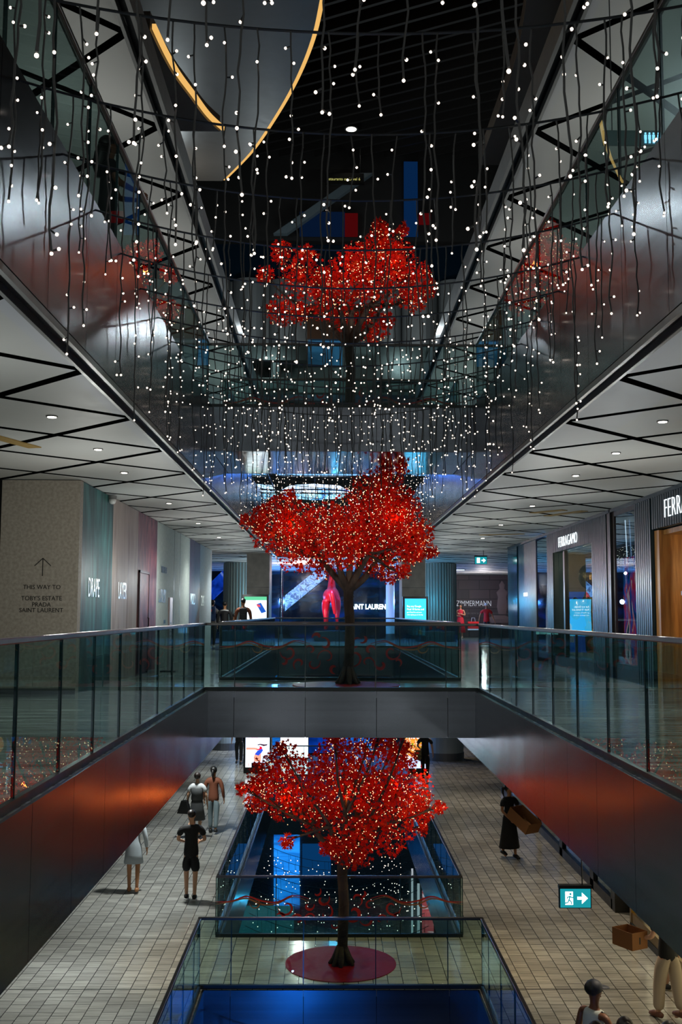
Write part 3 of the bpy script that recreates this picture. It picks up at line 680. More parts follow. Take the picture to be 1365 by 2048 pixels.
M_GOLDF = mat('crinkled_gold_foil', 'b9975a', .25, 1); nt, _ = nodes(M_GOLDF); bump(M_GOLDF, noise(nt, 9, detail=6).outputs['Fac'], .9, .04)
skin([(0,0,.95),(0,0,1.25),(0,0,1.5),(0,0,1.62),(0,0,1.8),(.02,.22,1.5),(.0,.3,1.2),(-.1,.25,.95),(.02,-.22,1.5),(0,-.3,1.2),(-.1,-.25,.95),(0,.11,.5),(0,.12,.05),(0,-.11,.5),(0,-.12,.05)],
     [(0,1),(1,2),(2,3),(3,4),(2,5),(5,6),(6,7),(2,8),(8,9),(9,10),(0,11),(11,12),(0,13),(13,14)], [.19,.18,.2,.08,.13,.08,.06,.045,.08,.06,.045,.12,.1,.12,.1], M_GOLDF, 'body', d)
MB().ball((0, 0, 1.86), .27, 16, sz=1.15).build('hood', M_GOLDF, d, smooth=True)
d = thing('draped_sculpture', 'silver wave of crinkled foil lying across the shop window', 'sculpture', (WR+1.0, 26.3, 1.1), PI/2); d.scale = (.5, .45, .9)
mb = MB(); P = [(0, -1.2, .1), (0, -.6, .55), (0, -.1, .75), (0, .4, .5), (0, .9, .3), (0, 1.4, .35)]; mb.tube(smooth_curve(P, 5), [.22+.1*math.sin(i*.7) for i in range(26)], 12); mb.box(-.03, .03, -.05, .05, -.85, .6); mb.build('foil', mat('silver_foil', 'b0aca0', .25, .9), d, smooth=True)
# recess, poster window, ribbed pier, timber doorway
t = thing('shop_column', 'dark brown recessed column right of the ribbed window shopfront', 'column', (WR, 20.7, 0)); MB().box(-.02, .3, -.35, .2, 0, CH).build('shaft', M_DBR, t); MB().box(-.06, -.02, -.2, -.12, 0, CH).build('corner_strip', M_BLACK, t)
t = thing('poster_window', 'tall glass display with a blurred red, blue and white fashion print beside the dark column', 'window display', (WR, 19.6, 0)); T0 = Vector(t.location)
M_PRINT = screen_mat('fashion_print', ['0c2a30', '15405a', '1c52b0', 'b8263a', 'c8cfe0', '16323a'], .5, 1.3, (1, 2.2, .9))
MB().box(.12, .16, -.7, .7, .3, 2.3).build('print', M_PRINT, t); MB().box(.12, .16, -.7, .7, 2.3, CH-.15).build('header_glass', mat('blue_mirror_glass', '2a6a9a', .08, .8), t)
MB().box(.0, .012, -.72, .72, .3, CH-.15).build('window_pane', M_SHOPGLASS, t); MB().box(-.02, .2, -.74, .74, 0, .3).build('plinth', M_RIB, t); MB().box(-.02, .2, -.74, .74, CH-.15, CH).build('header', M_BLACK, t)
for s in (-.3, .25): MB().tube([(.08, s, 2.3), (.08, s*1.3, 3.0)], .01).build('tube_light', emis('tube_pale', 'cfe6ff', 1.2), t)
t = thing('shopfront', 'ribbed shopfront with large lit sign over a warm timber doorway, at the right edge', 'shop', (WR, 16.5, 0)); T0 = Vector(t.location)
rel(ribbed(t, 17.98, 18.92, 0, CH)); rel(ribbed(t, 13.0, 17.98, 2.66, CH-.01))
text('FERRAGAMO', .46, M_WSIGN, (-.045, 17.2-16.5, 2.79), ROT_R, parent=t, ext=.006, sx=.8, spacing=1.08, offset=-.012)
M_OAK = mat('honey_oak', 'a9743a', .4); nt, b = nodes(M_OAK); n = noise(nt, 3, (6, 6, .5), 5); nt.links.new(ramp(nt, n.outputs['Fac'], [(.35, '8f5f2c'), (.65, 'b98646')]), b.inputs['Base Color'])
rel(MB().box(WR+.02, WR+1.8, 17.7, 17.95, 0, 2.64).build('timber_jamb', M_OAK, t)); rel(MB().box(WR+.1, WR+1.8, 13, 17.7, 2.56, 2.64).build('timber_soffit', M_OAK, t)); rel(MB().box(WR+1.8, WR+1.9, 13, 17.95, 0, 2.64).build('timber_back', M_OAK, t))
rel(MB().box(WR+.35, WR+.42, 16.9, 17.1, 0, 2.5).build('door_stile', M_OAK, t)); rel(MB().box(WR+.2, WR+.28, 14.6, 16.9, .0, 2.5).build('timber_door', M_OAK, t, bevel=.01))
dh = MB().tube([(WR+.1, 16.75, .35), (WR+.1, 16.75, 1.55)], .022, 10).tube([(WR+.1, 16.62, .35), (WR+.1, 16.62, 1.55)], .022, 10); rel(dh.build('pull_handle', mat('bronze_pull', '3a2718', .3, .8), t)); rel(MB().box(WR+.07, WR+.13, 16.56, 16.8, 1.53, 1.6).build('handle_cap', M_TRIM, t))
# far piece of the right wall
t = thing('shopfront', 'dark petrol shopfront with a tiny lit sign, far end of the right wall', 'shop', (WR, 30, 0)); T0 = Vector(t.location)
M_DTEAL = mat('dark_petrol_cladding', '10303c', .3, .3)
rel(MB().box(WR, WR+4, 28.3, 31.0, 0, CH).build('cladding', M_DTEAL, t)); rel(MB().box(WR-.03, WR+.0, 31.0, 32.6, 0, CH).build('mirror_fin', mat('petrol_mirror', '0e3f58', .1, .8), t)); rel(MB().box(WR, WR+4, 31, 32.6, 0, CH-.01).build('end_block', M_DTEAL, t))
text('FERRAGAMO', .15, M_WSIGN, (-.012, .05, 1.72), ROT_R, parent=t, ext=.01, sx=.62)
t = thing('display_window', 'narrow blue-lit window with a hanging white cloth, left of the ribbed shopfront', 'window display', (WR, 27.5, 0))
MB().box(.3, .34, -.85, .8, 0, CH-.01).build('blue_back', mat('blue_mirror_back', '1d5f8c', .1, .7), t); MB().box(0, .012, -.85, .8, .1, CH-.1).build('window_pane', M_SHOPGLASS, t); MB().box(-.02, .3, .66, .8, 0, CH).build('frame', M_DBR, t)
mb = MB(); 
for k in range(6): mb.tube([(.15, -.25+k*.07, .25), (.15, -.12+k*.045, 1.3), (.15, 0, 2.0)], [.05, .04, .015], 8)
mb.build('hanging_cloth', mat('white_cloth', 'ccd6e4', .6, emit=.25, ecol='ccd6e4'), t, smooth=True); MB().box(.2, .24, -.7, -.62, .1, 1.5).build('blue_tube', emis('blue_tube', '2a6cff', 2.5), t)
struct('wall_right', MB().box(WR+1.95, WR+2.1, 12.5, 28.2, 0, CH), M_DBR); struct('trim_15', MB().box(WR-.06, WR-.0, 13, 32.5, CH-.06, CH), M_RIB)
for (a, b_, lab) in ((at_z(1065, 1026, CH-.006), at_z(1130, 1020, CH-.006), 'brass strip vent in the right ceiling, nearest of the pair'), (at_z(1095, 1032, CH-.006), at_z(1170, 1022, CH-.006), 'brass strip vent in the right ceiling, closest to the ribbed shopfront'), (at_z(960, 1070, CH-.006), at_z(1050, 1068, CH-.006), 'brass strip vent in the right ceiling, farthest of the three'), (at_z(-30, 868, CH-.006), at_z(70, 895, CH-.006), 'brass strip vent in the left ceiling at the picture edge')):
    c = (a+b_)/2; tag(MB().box(-.09, .09, -(a-b_).length/2, (a-b_).length/2, -.008, .004).build('ceiling_vent', mat('brass_vent', 'a88a4c', .5, .4), loc=tuple(c)), lab, 'vent').rotation_euler = (0, 0, math.atan2((b_-a).y, (b_-a).x)-PI/2)
# downlights in the mid ceilings
for k, (x, y) in enumerate([(-2.9, 10.9), (-2.9, 13.1), (-3.0, 15.3), (-3.0, 19.6), (-3.0, 24), (-3.0, 28.5), (3.5, 11), (3.6, 13.2), (3.6, 15.4), (3.8, 19.8), (3.9, 24.1), (4.1, 28.4)]):
    downlight(('small round downlight in the left walkway ceiling panels' if x < 0 else 'small round downlight in the right walkway ceiling panels'), (x, y, CH), .045, 'left walkway downlights' if x < 0 else 'right walkway downlights', 5)

# ================================================================ FAR END OF THE MIDDLE LEVEL
M_STONEC = plaster('grey_stone_column', '6c6a66', '7c7a75', 4)
M_RIBC = mat('fluted_metal', '9aa19f', .35, .35)
def column(label, x0, x1, y0, z1=CH, z0=0, m=M_STONEC):
    t = thing('stone_column', label, 'column', ((x0+x1)/2, y0, z0)); w = (x1-x0)/2
    MB().box(-w, w, 0, 1.4, 0, z1-.0).build('shaft', m, t)
    for z in (1.05, 2.1): MB().box(-w-.003, w+.003, -.003, .01, z, z+.012).build('joint', M_SHOE, t)
    return t
column('square grey stone column left of the middle maple, behind the left kiosk', -2.85, XL-.12, 36.2)
column('square grey stone column right of the middle maple, behind the cyan kiosk', XR+.12, 3.25, 36.2)
def fluted(label, x, y, r, sy=1):
    t = thing('fluted_column', label, 'column', (x, y, 0)); mb = MB(); n = 40
    mb.lathe([(r, 0), (r, CH)], n=n)
    for k in range(n): a = 2*PI*(k+.5)/n; mb.tube([(r*math.cos(a), r*math.sin(a), .02), (r*math.cos(a), r*math.sin(a), CH-.02)], r*.06, 6)
    mb.build('shaft', M_RIBC, t); MB().lathe([(r*1.06, 0), (r*1.06, .12)], n=n).build('base', M_SHOE, t)
fluted('fluted pale metal column left of the left stone column', -3.55, 43.2, .75); fluted('fluted dark metal column right of the right stone column', 4.35, 43.2, .75)
FY = 52.0
M_DBLUE = mat('deep_blue_glass', '0a2036', .08, .4); nt, b = nodes(M_DBLUE); n = noise(nt, .6, (1, 1, 3), 4, dist=1); nt.links.new(ramp(nt, n.outputs['Fac'], [(.4, '06141e'), (.6, '0c2f3e'), (.75, '123a6e')]), b.inputs['Base Color'])
struct('wall_back', MB().box(-6.9, 4.9, FY, FY+.2, 0, CH), M_DBLUE)
t = thing('wall_sign', 'large white backlit fashion house sign on the dark far wall right of the maple trunk', 'sign', tuple(at_y(697, 1218, FY-.1)))
text('SAINT LAURENT', .34, emis('white_neon', 'e4f6ff', 2.5), (0, 0, 0), ROT_CAM, parent=t, ext=.03, sx=.8, offset=.012)
def beam(label, p, q, w, y, m, name='escalator_flank', th=.4, cat='escalator'):
    a, b_ = at_y(*p, y), at_y(*q, y); d = (b_-a).normalized(); nn = Vector((0, 0, w)); mb = MB(); Q = [a, b_, b_+nn, a+nn]; K = [v+Vector((0, -th, 0)) for v in Q]
    mb.face(K); mb.face(Q[::-1])
    for i in range(4): mb.face([K[i], Q[i], Q[(i+1) % 4], K[(i+1) % 4]])
    c = a.copy(); mb.v = [tuple(Vector(v)-c) for v in mb.v]
    return tag(mb.build(name, m, loc=tuple(c)), label, cat)
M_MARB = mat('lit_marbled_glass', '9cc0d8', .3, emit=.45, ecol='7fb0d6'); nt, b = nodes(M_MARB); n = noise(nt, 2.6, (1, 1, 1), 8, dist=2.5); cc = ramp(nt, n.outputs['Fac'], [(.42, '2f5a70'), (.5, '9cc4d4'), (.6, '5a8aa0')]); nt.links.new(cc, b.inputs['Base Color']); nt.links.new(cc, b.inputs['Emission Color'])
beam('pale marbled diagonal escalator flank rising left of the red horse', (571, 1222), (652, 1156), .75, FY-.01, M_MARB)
beam('blue mirrored diagonal escalator flank beyond the end of the left hoardings', (420, 1207), (462, 1166), .95, FY-.01, screen_mat('blue_mirror_glow', ['02103c', '0a2f96', '1446c8', 'a8c8ff'], .7, 1.6))
def pillar(label, x, y, r, z0, z1, m, nm='round_pillar'):
    t = thing(nm, label, 'column', (x, y, z0)); MB().lathe([(r, 0.3), (r, z1-z0)], n=32).build('shaft', m, t, smooth=False); MB().lathe([(r*1.03, 0), (r*1.03, .3)], n=32).build('base', M_TRIM, t)
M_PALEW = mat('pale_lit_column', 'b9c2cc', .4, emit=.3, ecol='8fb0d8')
a = at_y(781, 1230, 49); pillar('slim pale blue-lit pillar right of the middle maple trunk', a.x, 49, .2, 0, CH, M_PALEW)
a = at_y(563, 1230, 47); pillar('slim chrome pole between the left stone column and the escalator', a.x, 47, .07, 0, CH, mat('chrome_pole', 'a0b8c8', .1, 1), 'chrome_pole')
# hoarding with stone-building print
hy = 56.0; a = at_y(897, 1200, hy).x; b_ = at_y(1022, 1200, hy).x
t = thing('hoarding_panel', 'dark hoarding printed with a stone facade and a thin white fashion name', 'hoarding', (a, hy, 0))
M_FAC = mat('dim_stone_facade_print', '3a3036', .5); nt, b = nodes(M_FAC); tc = N(nt, 'ShaderNodeTexCoord'); mp = N(nt, 'ShaderNodeMapping'); mp.inputs['Rotation'].default_value = (PI/2, 0, 0)
br = N(nt, 'ShaderNodeTexBrick'); br.inputs['Scale'].default_value = 1; br.inputs['Brick Width'].default_value = 1.1; br.inputs['Row Height'].default_value = .5; br.inputs['Color1'].default_value = s2l('4a3c40'); br.inputs['Color2'].default_value = s2l('2e2a32'); br.inputs['Mortar'].default_value = s2l('1a181e')
nt.links.new(tc.outputs['Object'], mp.inputs['Vector']); nt.links.new(mp.outputs['Vector'], br.inputs['Vector']); nt.links.new(br.outputs['Color'], b.inputs['Base Color'])
MB().box(0, b_-a, 0, .2, 0, CH-.012).build('board', M_FAC, t); text('ZIMMERMANN', .43, mat('thin_white_letters', 'dfe3ea', .5, emit=.5, ecol='dfe3ea'), (.42, -.01, 1.62), ROT_CAM, parent=t, ext=.004, sx=.66, offset=-.008)
text('THE NEW BOUTIQUE OPENING SOON', .13, M_TRIM, (.9, -.01, 1.2), ROT_CAM, parent=t, ext=.003)
st = MB(); st.lathe([(.2, 1.2), (.28, 1.6), (.22, 2.1), (.3, 2.35), (.12, 2.55), (.15, 2.75), (.02, 2.95)], (b_-a-.45, -.0, 0), 12, sy=.12); st.lathe([(.45, .75), (.7, .95), (.3, 1.15)], (b_-a-.6, 0, 0), 12, sy=.12); st.build('printed_statue', mat('statue_print', '6e5f62', .6), t)
t = thing('light_slot', 'white recessed light line in the ceiling before the facade print hoarding', 'light', (5.0, 49, CH-.03)); MB().box(-1.2, 1.2, -.15, .15, 0, .02).build('lens', emis('white_slot', 'd8ecff', 3), t); MB().box(-1.25, 1.25, -.2, .2, .01, .03).build('frame', M_TRIM, t)
# digital kiosks
def kiosk(label, x0, x1, y, z0, zt, rgb, w_fr=.07, zs=None, name='digital_kiosk'):
    t = thing(name, label, 'digital screen', ((x0+x1)/2, y, z0)); w = (x1-x0)/2; h = zt-z0; zs = .75 if zs is None else zs
    MB().box(-w, w, 0, .14, 0, h).build('housing', M_BLACK, t, bevel=.01); MB().box(-w+w_fr, w-w_fr, -.006, 0, zs, h-w_fr).build('screen', rgb, t)
    return t, w-w_fr, h-w_fr, zs
ya = 35.4; a = at_y(485, 1189, ya); b_ = at_y(538, 1189, ya)
t, w, h, zs = kiosk('kiosk with a white screen showing a flag, beside the left stone column', a.x, b_.x, ya, 0, a.z, emis('screen_white', 'dfeef2', 2.2), zs=.55)
MB().box(-w, w, -.009, -.006, h-.12, h).build('screen_graphic', emis('screen_green', '58b88a', 1.6), t)
fl = MB(); P = [(-.03, h-.25), (.12, h-.2), (.3, h-.5), (.14, h-.55)]; P = [(x+.06, z) for x, z in P]
fl.face([(x, -.011, z) for x, z in P]); fl.build('flag_graphic', emis('screen_blue', '1c4fa8', 1.6), t)
MB().face([(P[0][0], -.013, P[0][1]), (P[0][0]+.12, -.013, P[0][1]-.02), (P[0][0]+.14, -.013, P[0][1]-.1), (P[0][0]+.03, -.013, P[0][1]-.08)]).build('flag_canton', emis('screen_red', 'c84a5a', 1.6), t)
MB().box(.0, .008, -.011, -.008, .75, h-.28).build('flag_staff', M_TRIM, t)
cr = MB()
for k in range(7): cr.ball((-.02+k*.06, -.012, .72+.03*(k % 3)), .025, 6, sy=.1, sz=1.6)
cr.build('crowd_graphic', M_INK, t)
a = at_y(806, 1193, ya); b_ = at_y(857, 1193, ya)
t, w, h, zs = kiosk('kiosk with a bright cyan screen and white advert text, beside the right stone column', a.x, b_.x, ya, 0, a.z, emis('screen_cyan', '38b4e8', 2.0), zs=.5)
for k, (s, sz) in enumerate((('Buy any Google', .085), ('Pixel 10 Series and', .085), ('get 3 Pixel Pro and more', .055), ('when signing up on the day', .055))): text(s, sz, emis('screen_text', 'f4fbff', 2.6), (-w+.07, -.01, h-.28-[0, .1, .19, .27][k]), ROT_CAM, parent=t, ext=.001, sx=.88)
MB().lathe([(.08, -.001), (.08, .002)], n=20, T=Matrix.Translation((.17, -.009, .62)) @ Matrix.Rotation(PI/2, 4, 'X')).build('yellow_blob', emis('screen_yellow', 'e8d060', 1.8), t)
# blue displays seen under the top bridge
def glow(label, px0, py0, px1, py1, y, m, cat='screen', name='wall_light_wash'):
    a, b_ = at_y(px0, py0, y), at_y(px1, py1, y); t = thing(name, label, cat, ((a.x+b_.x)/2, y, b_.z)); w = (b_.x-a.x)/2; h = a.z-b_.z
    MB().box(-w, w, 0, .15, 0, h).build('frame', M_BLACK, t); MB().box(-w+.03, w-.03, -.02, 0, .03, h-.03).build('panel', m, t); return t
M_SB = screen_mat('blue_screen', ['0a3f9a', '1f7fe8', '3f9cf0'], 1.4, 2.5)
def lens_light(label, px, py, rx, rz, y, m):
    c = at_y(px, py, y); t = thing('ceiling_feature_light', label, 'light', tuple(c)); 
    prof = [(1e-5, -rz), (rx*.7, -rz*.7), (rx, 0), (rx*.7, rz*.7), (1e-5, rz)]
    MB().lathe(prof, n=40, sy=.6).build('diffuser', m, t, smooth=True); MB().lathe([(rx*1.03, -.03), (rx*1.06, .0), (rx*1.03, .03)], n=40, sy=.6).build('rim', M_TRIM, t); MB().tube([(0, 0, rz), (0, 0, zu-c.z)], .02).build('suspension_rod', M_WIRE, t)
M_OV = screen_mat('blue_white_lens', ['1e6fe0', 'e8f4ff', '9cccff', '2f86ee'], 2.6, .7)
lens_light('large glowing white-blue lens light above the left of the middle maple', 630, 984, 1.5, .34, 43, M_OV)
lens_light('hidden blue-white lens light at the right, kept for reflections above the middle maple', 905, 983, 1.35, .3, 43, M_OV)  # unseen side lenses, kept for the reflections they throw in the fascias
lens_light('smaller hidden blue-white lens light at the left, kept for reflections above the stone column', 490, 980, .85, .26, 43, M_OV)
glow('long thin pale blue light band across the upper level behind the maple', 553, 944, 745, 953, 41, emis('pale_blue_band', '7fb8ec', 1.3), 'light', 'light_band')

# ================================================================ FAR END OF THE LOWER LEVEL
z = -L
M_BLW = screen_mat('blue_lit_shopfront', ['062a5c', '0a4ea6', '1672d8', '0a3060'], 1.0, .8, (1, 1, 2))
ys = 47.0
a = at_y(545, 1500, ys); b_ = at_y(775, 1500, ys)
struct('wall_back', MB().box(-9, 11, 60, 60.2, z, z+3.3), M_DBLUE)
t = thing('shopfront', 'blue-lit shopfront with white light tubes at the far end of the lowest level', 'shop', (0, ys, z)); MB().box(a.x, b_.x, 0, .2, 0, 3.2).build('facade', M_BLW, t)
for px in (629, 714, 577): x = at_y(px, 1500, ys-.1).x; MB().tube([(x, -.1, .5), (x, -.1, 3.2)], .05, 8).build('light_tube', emis('white_blue_tube', 'd8ecff', 8), t)
for px0, px1 in ((648, 668), (672, 706)): MB().box(at_y(px0, 1500, ys).x, at_y(px1, 1500, ys).x, -.06, 0, 1.1, 2.9).build('window_screen', screen_mat('rain_screen', ['062038', '3a9ad8', 'bfe4ff', '0c4a80'], 1.4, 5), t)
x0, x1 = at_y(560, 1500, 43).x, at_y(618, 1500, 43).x
t = thing('light_box', 'bright white and blue light box at the far end of the lowest level', 'screen', ((x0+x1)/2, 43, z)); w = (x1-x0)/2; MB().box(-w, w, 0, .2, 0, 2.9).build('housing', M_BLACK, t); MB().box(-w+.03, w-.03, -.02, 0, .05, 1.7).build('lower_screen', emis('white_lightbox', 'f0f8ff', 3.5), t); MB().box(-w+.03, w-.03, -.02, 0, 1.7, 2.85).build('upper_screen', M_SB, t)
# the outlined mark on it
mk = MB(); q = [(-.3, 0), (-.42, .1), (-.42, .36), (-.3, .42), (.34, .42), (.44, .34), (.44, .0)]; mk.tube([(x, -.05, zz+1.5) for x, zz in q], .014, 6)
for k in (-.3, -.12, .06): mk.tube([(k, -.05, 1.88), (k+.3, -.05, 1.54)], .014, 6)
mk.build('outline_mark', emis('mark_line', 'bfe6ff', 4), t, loc=(w-.5, 0, 0))
t = thing('blue_partition', 'deep blue lit partition beside the white light box', 'partition', (at_y(640, 1500, 44).x, 44, z)); MB().box(-.45, .45, 0, .2, 0, 3.0).build('board', screen_mat('deep_blue_glow', ['031a50', '0a3fae', '06307a'], .8, 1), t); MB().box(-.47, .47, -.02, .0, 0, .1).build('skirting', M_BLACK, t)
ra = at_y(885, 1500, 43); pillar('round pale column at the far end of the lowest level, at the right', ra.x+.1, 43, .75, z, z+3.3, mat('pale_round_column', 'a0aaa6', .4)); ra = at_y(455, 1500, 46); pillar('round pale column at the far end of the lowest level, at the left', ra.x-.1, 46, .6, z, z+3.3, MATS['pale_round_column'])
# poster kiosks of the lower level
yk = 35.6; f0 = at_z(487, 1547, z); yk = f0.y; a = at_y(487, 1547, yk); b_ = at_y(543, 1547, yk)
t, w, h, zs = kiosk('tall advert kiosk with TRAINING in red letters and a stretching gymnast on pale blue', a.x, b_.x, yk, z, z+2.3, emis('poster_pale_blue', 'cfdcf6', 2.0), zs=.3, name='advert_kiosk')
MB().box(-w, w, -.009, -.006, .3, .52).build('footer_band', emis('poster_black', '10121c', .5), t); MB().box(-w, -w+.22, -.012, -.009, .3, .56).build('number_tile', emis('poster_white', 'f4f4fa', 2), t)
t_train = t; text('1', .2, emis('poster_red', 'd0142c', 1.6), (-w+.06, -.014, .35), ROT_CAM, parent=t, ext=.001)
text('WEEKENDS', .06, emis('poster_white', 'f4f4fa', 2), (-.12, -.012, .42), ROT_CAM, parent=t, ext=.001)
for i, ch in enumerate('TRAINING'):
    text(ch, .19, emis('poster_red', 'd0142c', 1.6), (-w+.07+i*.115, -.012, 1.68+.018*abs(i-1.5)**1.3), (PI/2, -.12*(i-1.5)*.5, 0), parent=t, ext=.001, sx=.85)
fg = MB(); fg.tube([(-w+.02, -.012, 1.2), (-.1, -.012, 1.2), (.0, -.012, 1.17)], [.05, .045, .05], 8, 0).tube([(-.0, -.012, .58), (-.0, -.012, .8), (.03, -.012, 1.0)], [.12, .13, .1], 8, 0)
for v in range(len(fg.v)): fg.v[v] = (fg.v[v][0], -.012+(fg.v[v][1]+.012)*.03, fg.v[v][2])
fg.build('gymnast_skin', emis('poster_peach', 'f09078', 1.7), t)
def flat(pts, m, name, t, y=-.016): MB().face([(x, y, zz) for x, zz in pts]).build(name, m, t)
flat([(-.1, .92), (.04, .86), (.14, 1.0), (.2, 1.12), (.16, 1.2), (.0, 1.1)], emis('poster_royal_blue', '2448c0', 1.7), 'gymnast_shorts', t)
flat([(.0, 1.12), (.17, 1.18), (.16, 1.28), (.06, 1.32), (.08, 1.22), (-.04, 1.15)], emis('poster_red', 'd0142c', 1.6), 'gymnast_top', t)
flat([(.0, 1.4), (.1, 1.43), (.25, 1.4), (.36, 1.42), (.34, 1.36), (.22, 1.32), (.1, 1.38), (.0, 1.36)], emis('poster_dark_hair', '4a2030', .8), 'gymnast_hair', t)
a = at_y(806, 1549, yk-.2); b_ = at_y(856, 1549, yk-.2)
t, w, h, zs = kiosk('tall advert kiosk with the word WRAPS over colourful food, behind the person in black', a.x, b_.x, at_z(830, 1549, z).y, z, z+2.3, emis('poster_dark', '2a1c18', .8), zs=.3, name='advert_kiosk')
t_wraps = t; text('WRAPS', .24, emis('poster_white', 'f4f4fa', 2), (-w+.03, -.012, 1.72), ROT_CAM, parent=t, ext=.001, sx=.8, offset=.006)
MB().lathe([(.42, -.001), (.42, .001)], n=28, T=Matrix.Translation((-.02, -.011, 1.15)) @ Matrix.Rotation(PI/2, 4, 'X')).build('food_picture', screen_mat('food_print', ['5a8a20', 'e8a030', 'd04a18', 'f0d8a0', '8a3018'], 1.6, 7), t)
flat([(-w, .3), (w, .3), (w, .5), (-w, 1.0)], emis('poster_lilac', 'b8c4f0', 1.8), 'poster_foot', t)
for k_ in (t_train, t_wraps):
    for c in k_.children:
        if c.name.split('.')[0] in ('housing', 'screen'): continue
        c.location.z *= .74
        if c.name.startswith('lettering'): c.scale.y = .8
        elif c.name.startswith('food'): c.location.z = -.12
        else: c.scale.z = .74
# lower right shop plinths and windows
M_BRASS = mat('brass_frame', '8a6c2e', .3, .9)
t = thing('shopfront', 'lit brass-framed shopfront along the right side of the lowest level, nearest part', 'shop', (5.62, 16.0, z)); MB().box(.25, .3, -4, 4.2, 0, 3.2).build('glowing_back', emis('warm_white_wall', 'ffe6b8', 1.3), t); MB().box(0, .012, -4, 4.2, .12, 3.2).build('window_pane', M_SHOPGLASS, t); MB().box(-.04, .24, -4, 4.2, 0, .12).build('plinth', M_BLACK, t); MB().box(-.03, .05, -4, 4.2, .12, .3).build('brass_sill', M_BRASS, t)
for y in (-2, 0, 2, 4.1): MB().box(-.04, .06, y, y+.1, 0, 3.2).build('mullion', M_BRASS, t)
t = thing('shopfront', 'grey glazed shopfront with black base along the right side of the lowest level, farther part', 'shop', (5.62, 26.0, z)); MB().box(.3, .35, -4.6, 9, 0, 3.2).build('inner_wall', M_STONEC, t); MB().box(0, .012, -4.6, 9, .2, 3.2).build('window_pane', M_SHOPGLASS, t); MB().box(-.05, .3, -4.6, 9, 0, .2).build('plinth', M_BLACK, t)
for y in (-4.7, -3.0, 0, 3): MB().box(-.05, .3, y-.1, y+.2, 0, 3.2).build('pier', M_BLACK, t)
# basement level glimpsed through the opening
def bbox_glow(label, px0, py0, px1, py1, m, h=.0, cat='light panel', name='floor_light_panel'):
    zz = -2*L+.02; P = [at_z(px0, py0, zz), at_z(px1, py0, zz), at_z(px1, py1, zz), at_z(px0, py1, zz)]; c = P[3].copy(); k = MB()
    k.prism([(p.x-c.x, p.y-c.y) for p in (P[3], P[2], P[1], P[0])], 0, .06+h); return tag(k.build(name, m, loc=tuple(c)), label, cat)
bbox_glow('bright blue glowing panel in the basement seen left of the lowest trunk', 548, 1672, 600, 1812, screen_mat('basement_blue', ['0a4ea0', '1c86ee', '2a9cff'], 1.1, .5))
bbox_glow('dim blue wide panel in the basement behind the bright blue one', 605, 1690, 662, 1752, emis('basement_dim_blue', '0c4a86', .5))
bbox_glow('teal glowing panel in the basement at the lower left of the far opening', 478, 1815, 588, 1876, emis('basement_teal', '18707e', .5))
bbox_glow('red and white lit poster in the basement at the lower right of the far opening', 845, 1780, 868, 1876, screen_mat('basement_red', ['e8e4ea', 'c05058', 'b04048', 'e0e0ee'], .9, 1.2))
bbox_glow('thin white light strip in the basement, left of the red poster', 823, 1740, 827, 1876, emis('basement_white', 'aab4bc', .9)); bbox_glow('second thin white light strip in the basement, touching the red poster', 835, 1770, 840, 1876, emis('basement_white', 'aab4bc', .9))
struct('wall_basement_left', MB().box(-5, -4.8, 3, 50, -2*L, -L-1.2), M_LOWFLOOR); struct('wall_basement_right', MB().box(6, 6.2, 3, 50, -2*L, -L-1.2), M_LOWFLOOR)

# ================================================================ SIGNS
M_EXG = emis('exit_green', '14808a', 1.5); M_EXW = emis('exit_white', 'f0fffa', 3.5)
def exit_sign(label, loc, s=1.0, wire=1.0, g=None):
    t = thing('exit_sign', label, 'sign', loc, 0, g); w, h = .19*s, .115*s
    MB().box(-w-.012, w+.012, 0, .05, -.01, 2*h+.01).build('housing', M_BLACK, t); MB().box(-w, w, -.006, 0, 0, 2*h).build('sign_face', M_EXG, t); MB().box(-w-.015, w+.015, -.01, .06, 2*h, 2*h+.04*s).build('top_rail', M_BLACK, t)
    MB().tube([(w*.5, .02, 2*h+.02), (w*.42, .02, 2*h+wire)], .008).build('hanger', M_BLACK, t)
    MB().box(-w*.68, -w*.17, -.009, -.006, h*.3, h*1.7).build('doorway_symbol', M_EXW, t)
    mn = MB(); y = -.012; mn.ball((-w*.34, y, h*1.45), h*.13, 8, sy=.1); k = h*.07
    for seg in (((-.36, 1.25), (-.44, .85)), ((-.36, 1.2), (-.22, 1.05), (-.14, 1.15)), ((-.38, 1.2), (-.54, 1.1), (-.56, .95)), ((-.44, .85), (-.3, .65), (-.28, .35)), ((-.44, .85), (-.52, .55), (-.7, .5))): mn.tube([(w*a, y, h*b) for a, b in seg], k, 5)
    for i in range(len(mn.v)): v = mn.v[i]; mn.v[i] = (v[0], y+(v[1]-y)*.15, v[2])
    mn.build('running_figure', MATS['exit_green'], t)
    ar = MB(); ar.box(.12*w, .55*w, -.009, -.006, h*.85, h*1.15); ar.face([(w*.42, -.009, h*1.6), (w*.42, -.009, h*1.25), (w*.55, -.009, h*1.0), (w*.42, -.009, h*.75), (w*.42, -.009, h*.4), (w*.82, -.009, h)][::-1]); ar.build('arrow', M_EXW, t)
p = at_y(1152, 1815, 13); exit_sign('green emergency exit sign with arrow, hanging over the right side of the lowest floor', tuple(p), .95, zl-p.z-.2)
p = at_y(962.5, 1128, 34); exit_sign('small green exit sign with arrow hanging from the right ceiling on the middle level', tuple(p), 1.0, CH-p.z-.03)
p = at_y(1304, 290, 10.5)
t = thing('toilet_sign', 'blue lit toilet sign with standing figures, behind the upper right glass', 'sign', tuple(p)); MB().box(-.5, .13, .01, .03, -.0, .16).build('sign_board', mat('teal_board', '1f5a5c', .4), t)
